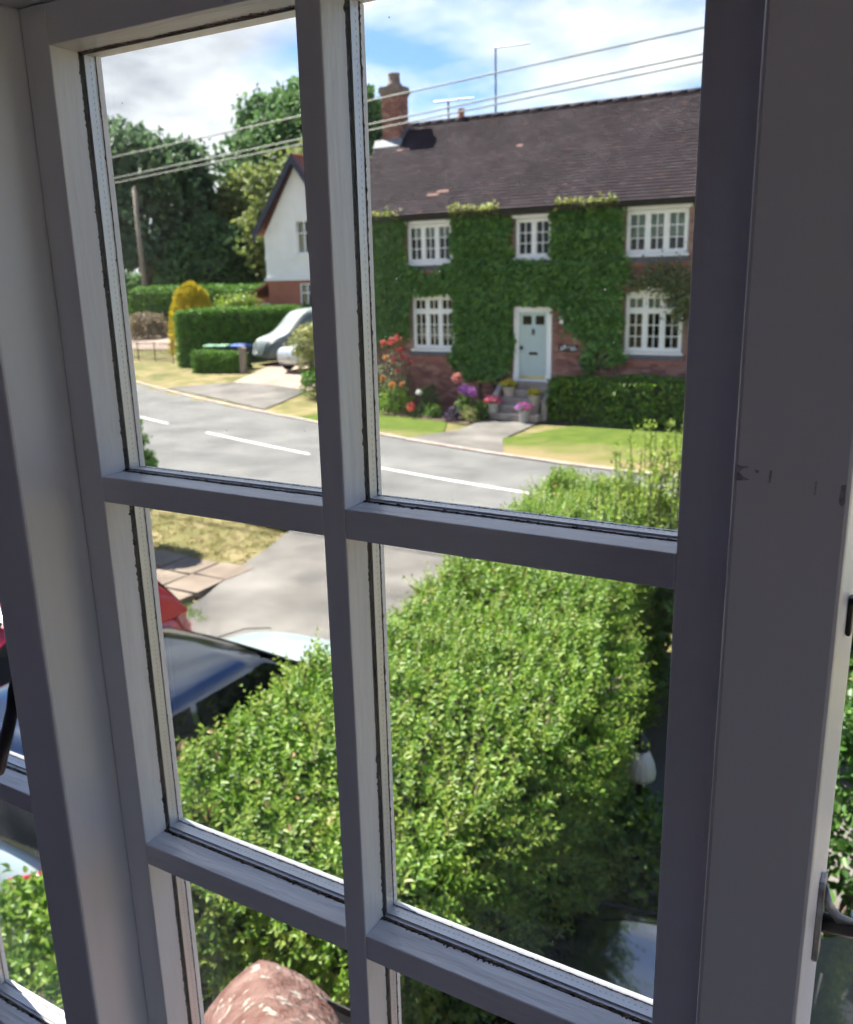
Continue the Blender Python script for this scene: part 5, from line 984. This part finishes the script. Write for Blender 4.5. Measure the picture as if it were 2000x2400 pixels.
# ================================================================== NEAR GARDEN
# the big privet hedge beside the drive
hx0, hx1, hy0, hy1, hz = -3.08, -1.42, 2.2, 9.2, 1.98
pv = thing('privet_hedge', (-2.3, 5.5, GZ), 'big bright green privet hedge running from below the window towards the road', 'hedge')
HY, HL, HR = [2, 4.3, 5.7, 8, 9.5], [0, -.02, -.14, -.55, -.6], [-.05, .06, -.42, -.85, -.9]
def hedge_xy(P):
    """bend the hedge so that its far end drifts left, as seen"""
    P = P.copy(); u = np.clip((P[:, 0] - hx0) / (hx1 - hx0), 0, 1); P[:, 0] += (1 - u) * np.interp(P[:, 1], HY, HL) + u * np.interp(P[:, 1], HY, HR); return P
P, Nn = box_surface((hx0, hy0, GZ), (hx1, hy1, hz), 85000, 'tlrnf', .22); P = P + Nn * (wob(P, 2.3, .12, 3) + wob(P, 6.1, .075, 8) + rng.uniform(-.13, .02, len(P)))[:, None]; g1 = leaves(hedge_xy(P), unit(Nn + [0, 0, .35]), .045, .75, .48)
P, Nn = box_surface((hx0, hy0, GZ), (hx1, hy1, hz), 7500, 'tlrnf', .22); P = P + Nn * (wob(P, 2.3, .12, 3) + wob(P, 6.1, .075, 8) - .02)[:, None]; g2 = sprigs(hedge_xy(P), unit(Nn * .8 + rand_dir(len(P)) * .45 + np.array([.45, -.1, .45])), .15, 12, .045)
g = join([g1, g2]); np_obj('foliage', g[0], g[1], 'privet', pv)['kind'] = 'stuff'
P, Nn = box_surface((hx0, hy0, GZ + .6), (hx1, hy1, hz), 2000, 'tlrn', .22); P = P + Nn * (wob(P, 2.3, .12, 3) + wob(P, 6.1, .075, 8))[:, None]; Sd = unit(Nn * .6 + rand_dir(len(P)) * .4 + np.array([.35, 0, .75])); Pb = hedge_xy(P); g = sprigs(Pb, Sd, .17, 12, .043); np_obj('new_shoots', g[0], g[1], 'privet_new', pv)['kind'] = 'stuff'
g = leaf_geo(Pb - Sd * .06, Sd, rand_dir(len(Pb)), np.full(len(Pb), .17), np.full(len(Pb), .0022)); np_obj('twigs', g[0], g[1], 'bark', pv)['kind'] = 'stuff'
P, Nn = box_surface((hx0, hy0, hz - .3), (hx1, hy1, hz), 300, 't', .1); P = P[P[:, 0] < -2.0]; Nn = Nn[:len(P)]; P = P + np.array([0, 0, .02]) + Nn * (wob(P, 2.3, .10, 3))[:, None]; g = leaves(hedge_xy(P), Nn, .045, .9, .5); np_obj('dry_leaves', g[0], g[1], 'dryleaf', pv)['kind'] = 'stuff'
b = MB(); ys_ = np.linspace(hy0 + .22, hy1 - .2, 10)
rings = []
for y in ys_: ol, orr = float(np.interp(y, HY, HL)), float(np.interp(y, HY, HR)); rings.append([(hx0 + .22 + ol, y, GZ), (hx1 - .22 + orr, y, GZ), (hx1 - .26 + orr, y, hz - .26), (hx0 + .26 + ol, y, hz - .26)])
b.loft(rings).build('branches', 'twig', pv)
# tall soft shoots at the far right end of the hedge
ts = thing('tall_shrub', (-2.1, 7.6, GZ), 'shrub with tall soft bright shoots against the right edge of the upper pane', 'shrub')
B_, S_, stm = [], [], MB()
for k in range(46):
    x, y = rng.normal(-2.15, .33), rng.normal(7.5, .4); top = 2.45 + max(0, (x + 2.55)) * .75 + rng.uniform(-.35, .12); x2, y2 = x + rng.normal(0, .12), y + rng.normal(0, .1); stm.tube([(x, y, 1.2), ((x + x2) / 2, (y + y2) / 2, (1.2 + top) / 2), (x2, y2, top)], [.008, .006, .003], 5)
    for j in range(15): t = .25 + .75 * j / 14; B_.append((x + (x2 - x) * t, y + (y2 - y) * t, 1.2 + (top - 1.2) * t)); S_.append((rng.normal(0, .5), rng.normal(0, .5), .8))
g = sprigs(np.array(B_), np.array(S_), .075, 6, .055, .42); np_obj('foliage', g[0], g[1], 'privet_new', ts)['kind'] = 'stuff'; stm.build('stems', 'bark', ts)
# shaded shrubs right of the hedge
def shrub(label, c, r, m, ncl, per, leaf, clr, seed):
    stem = MB()
    for k in range(6): a = k * 1.05; stem.tube([(c[0], c[1], GZ - .02), (c[0] + r[0] * .5 * math.cos(a), c[1] + r[1] * .5 * math.sin(a), c[2])], [.03, .012], 6)
    return plant('garden_shrub', label, 'shrub', crown(c, r, ncl, per, leaf, clr, seed), m, (c[0], c[1], GZ), stem)
shrub('dark shrub in shade right of the privet hedge, behind the lantern', (-1.45, 8.1, 1.0), (1.15, 1.2, .98), 'shrub', 260, 34, .075, .22, 31); shrub('dark evergreen shrub seen past the right post', (.45, 7.9, 1.0), (1.1, 1.2, 1.0), 'shrub', 190, 34, .08, .24, 33)
shrub('leafy shrub past the right post above the black car', (-.25, 5.3, .85), (.75, .6, .85), 'shrub', 150, 34, .07, .2, 39)
shrub('low straggly shrub between the lantern and the black car', (-1.15, 4.55, .62), (.62, .38, .60), 'laurel', 110, 26, .06, .16, 35)
clump('valerian', 'pale leaved plant with two pink flower heads beside the black car', -1.15, 4.62, GZ, .32, .48, 'rose', [('f_pink', -1.33, .60, .035), ('f_pink', -1.22, .64, .035)], 260, .07, fn=60, fsz=.022)
shrub('low bright green shrub against the house wall at the lower left corner', (-3.40, 1.92, .80), (.75, .55, .72), 'privet', 150, 34, .05, .16, 37)
# garden lantern
gl = thing('garden_lantern', (-1.34, 4.72, GZ), 'garden lantern with a white ribbed shade and black cap on a post', 'lantern')
MB().tube([(-1.34, 4.72, GZ), (-1.34, 4.72, 1.22)], .022, 10).build('post', 'blackmetal', gl); MB().lathe([(.02, 0), (.085, .02), (.092, .05), (.078, .12), (.05, .19), (.038, .20)], (-1.34, 4.72, 1.22), 48, flute=.03, fn=16).build('shade', 'porcelain', gl, smooth=True); MB().lathe([(.04, 0), (.05, .015), (.045, .06), (.02, .09), (.012, .13)], (-1.34, 4.72, 1.42), 14).build('cap', 'blackmetal', gl, smooth=True)
# clipped conifer at the left edge of the panes
tree('clipped_conifer', 'narrow dark clipped conifer at the left edge of the panes beside the slab path', (-11.3, 9.35, GZ), 2.2, (-11.3, 9.35, 1.22), (.55, .55, 1.2), 'yew', 150, 60, .06, .13, seed=41, fill=.8)
# weeds and grit at the drive edge
q = rng.normal(size=(34, 2)) * np.array([.22, .12]) + np.array([-8.25, 7.55]); tufts('weeds', 'privet', np.stack([q[:, 0], q[:, 1], np.full(34, .1)], 1), .055, 'green weeds at the broken edge of the drive near the red car', 'weeds')
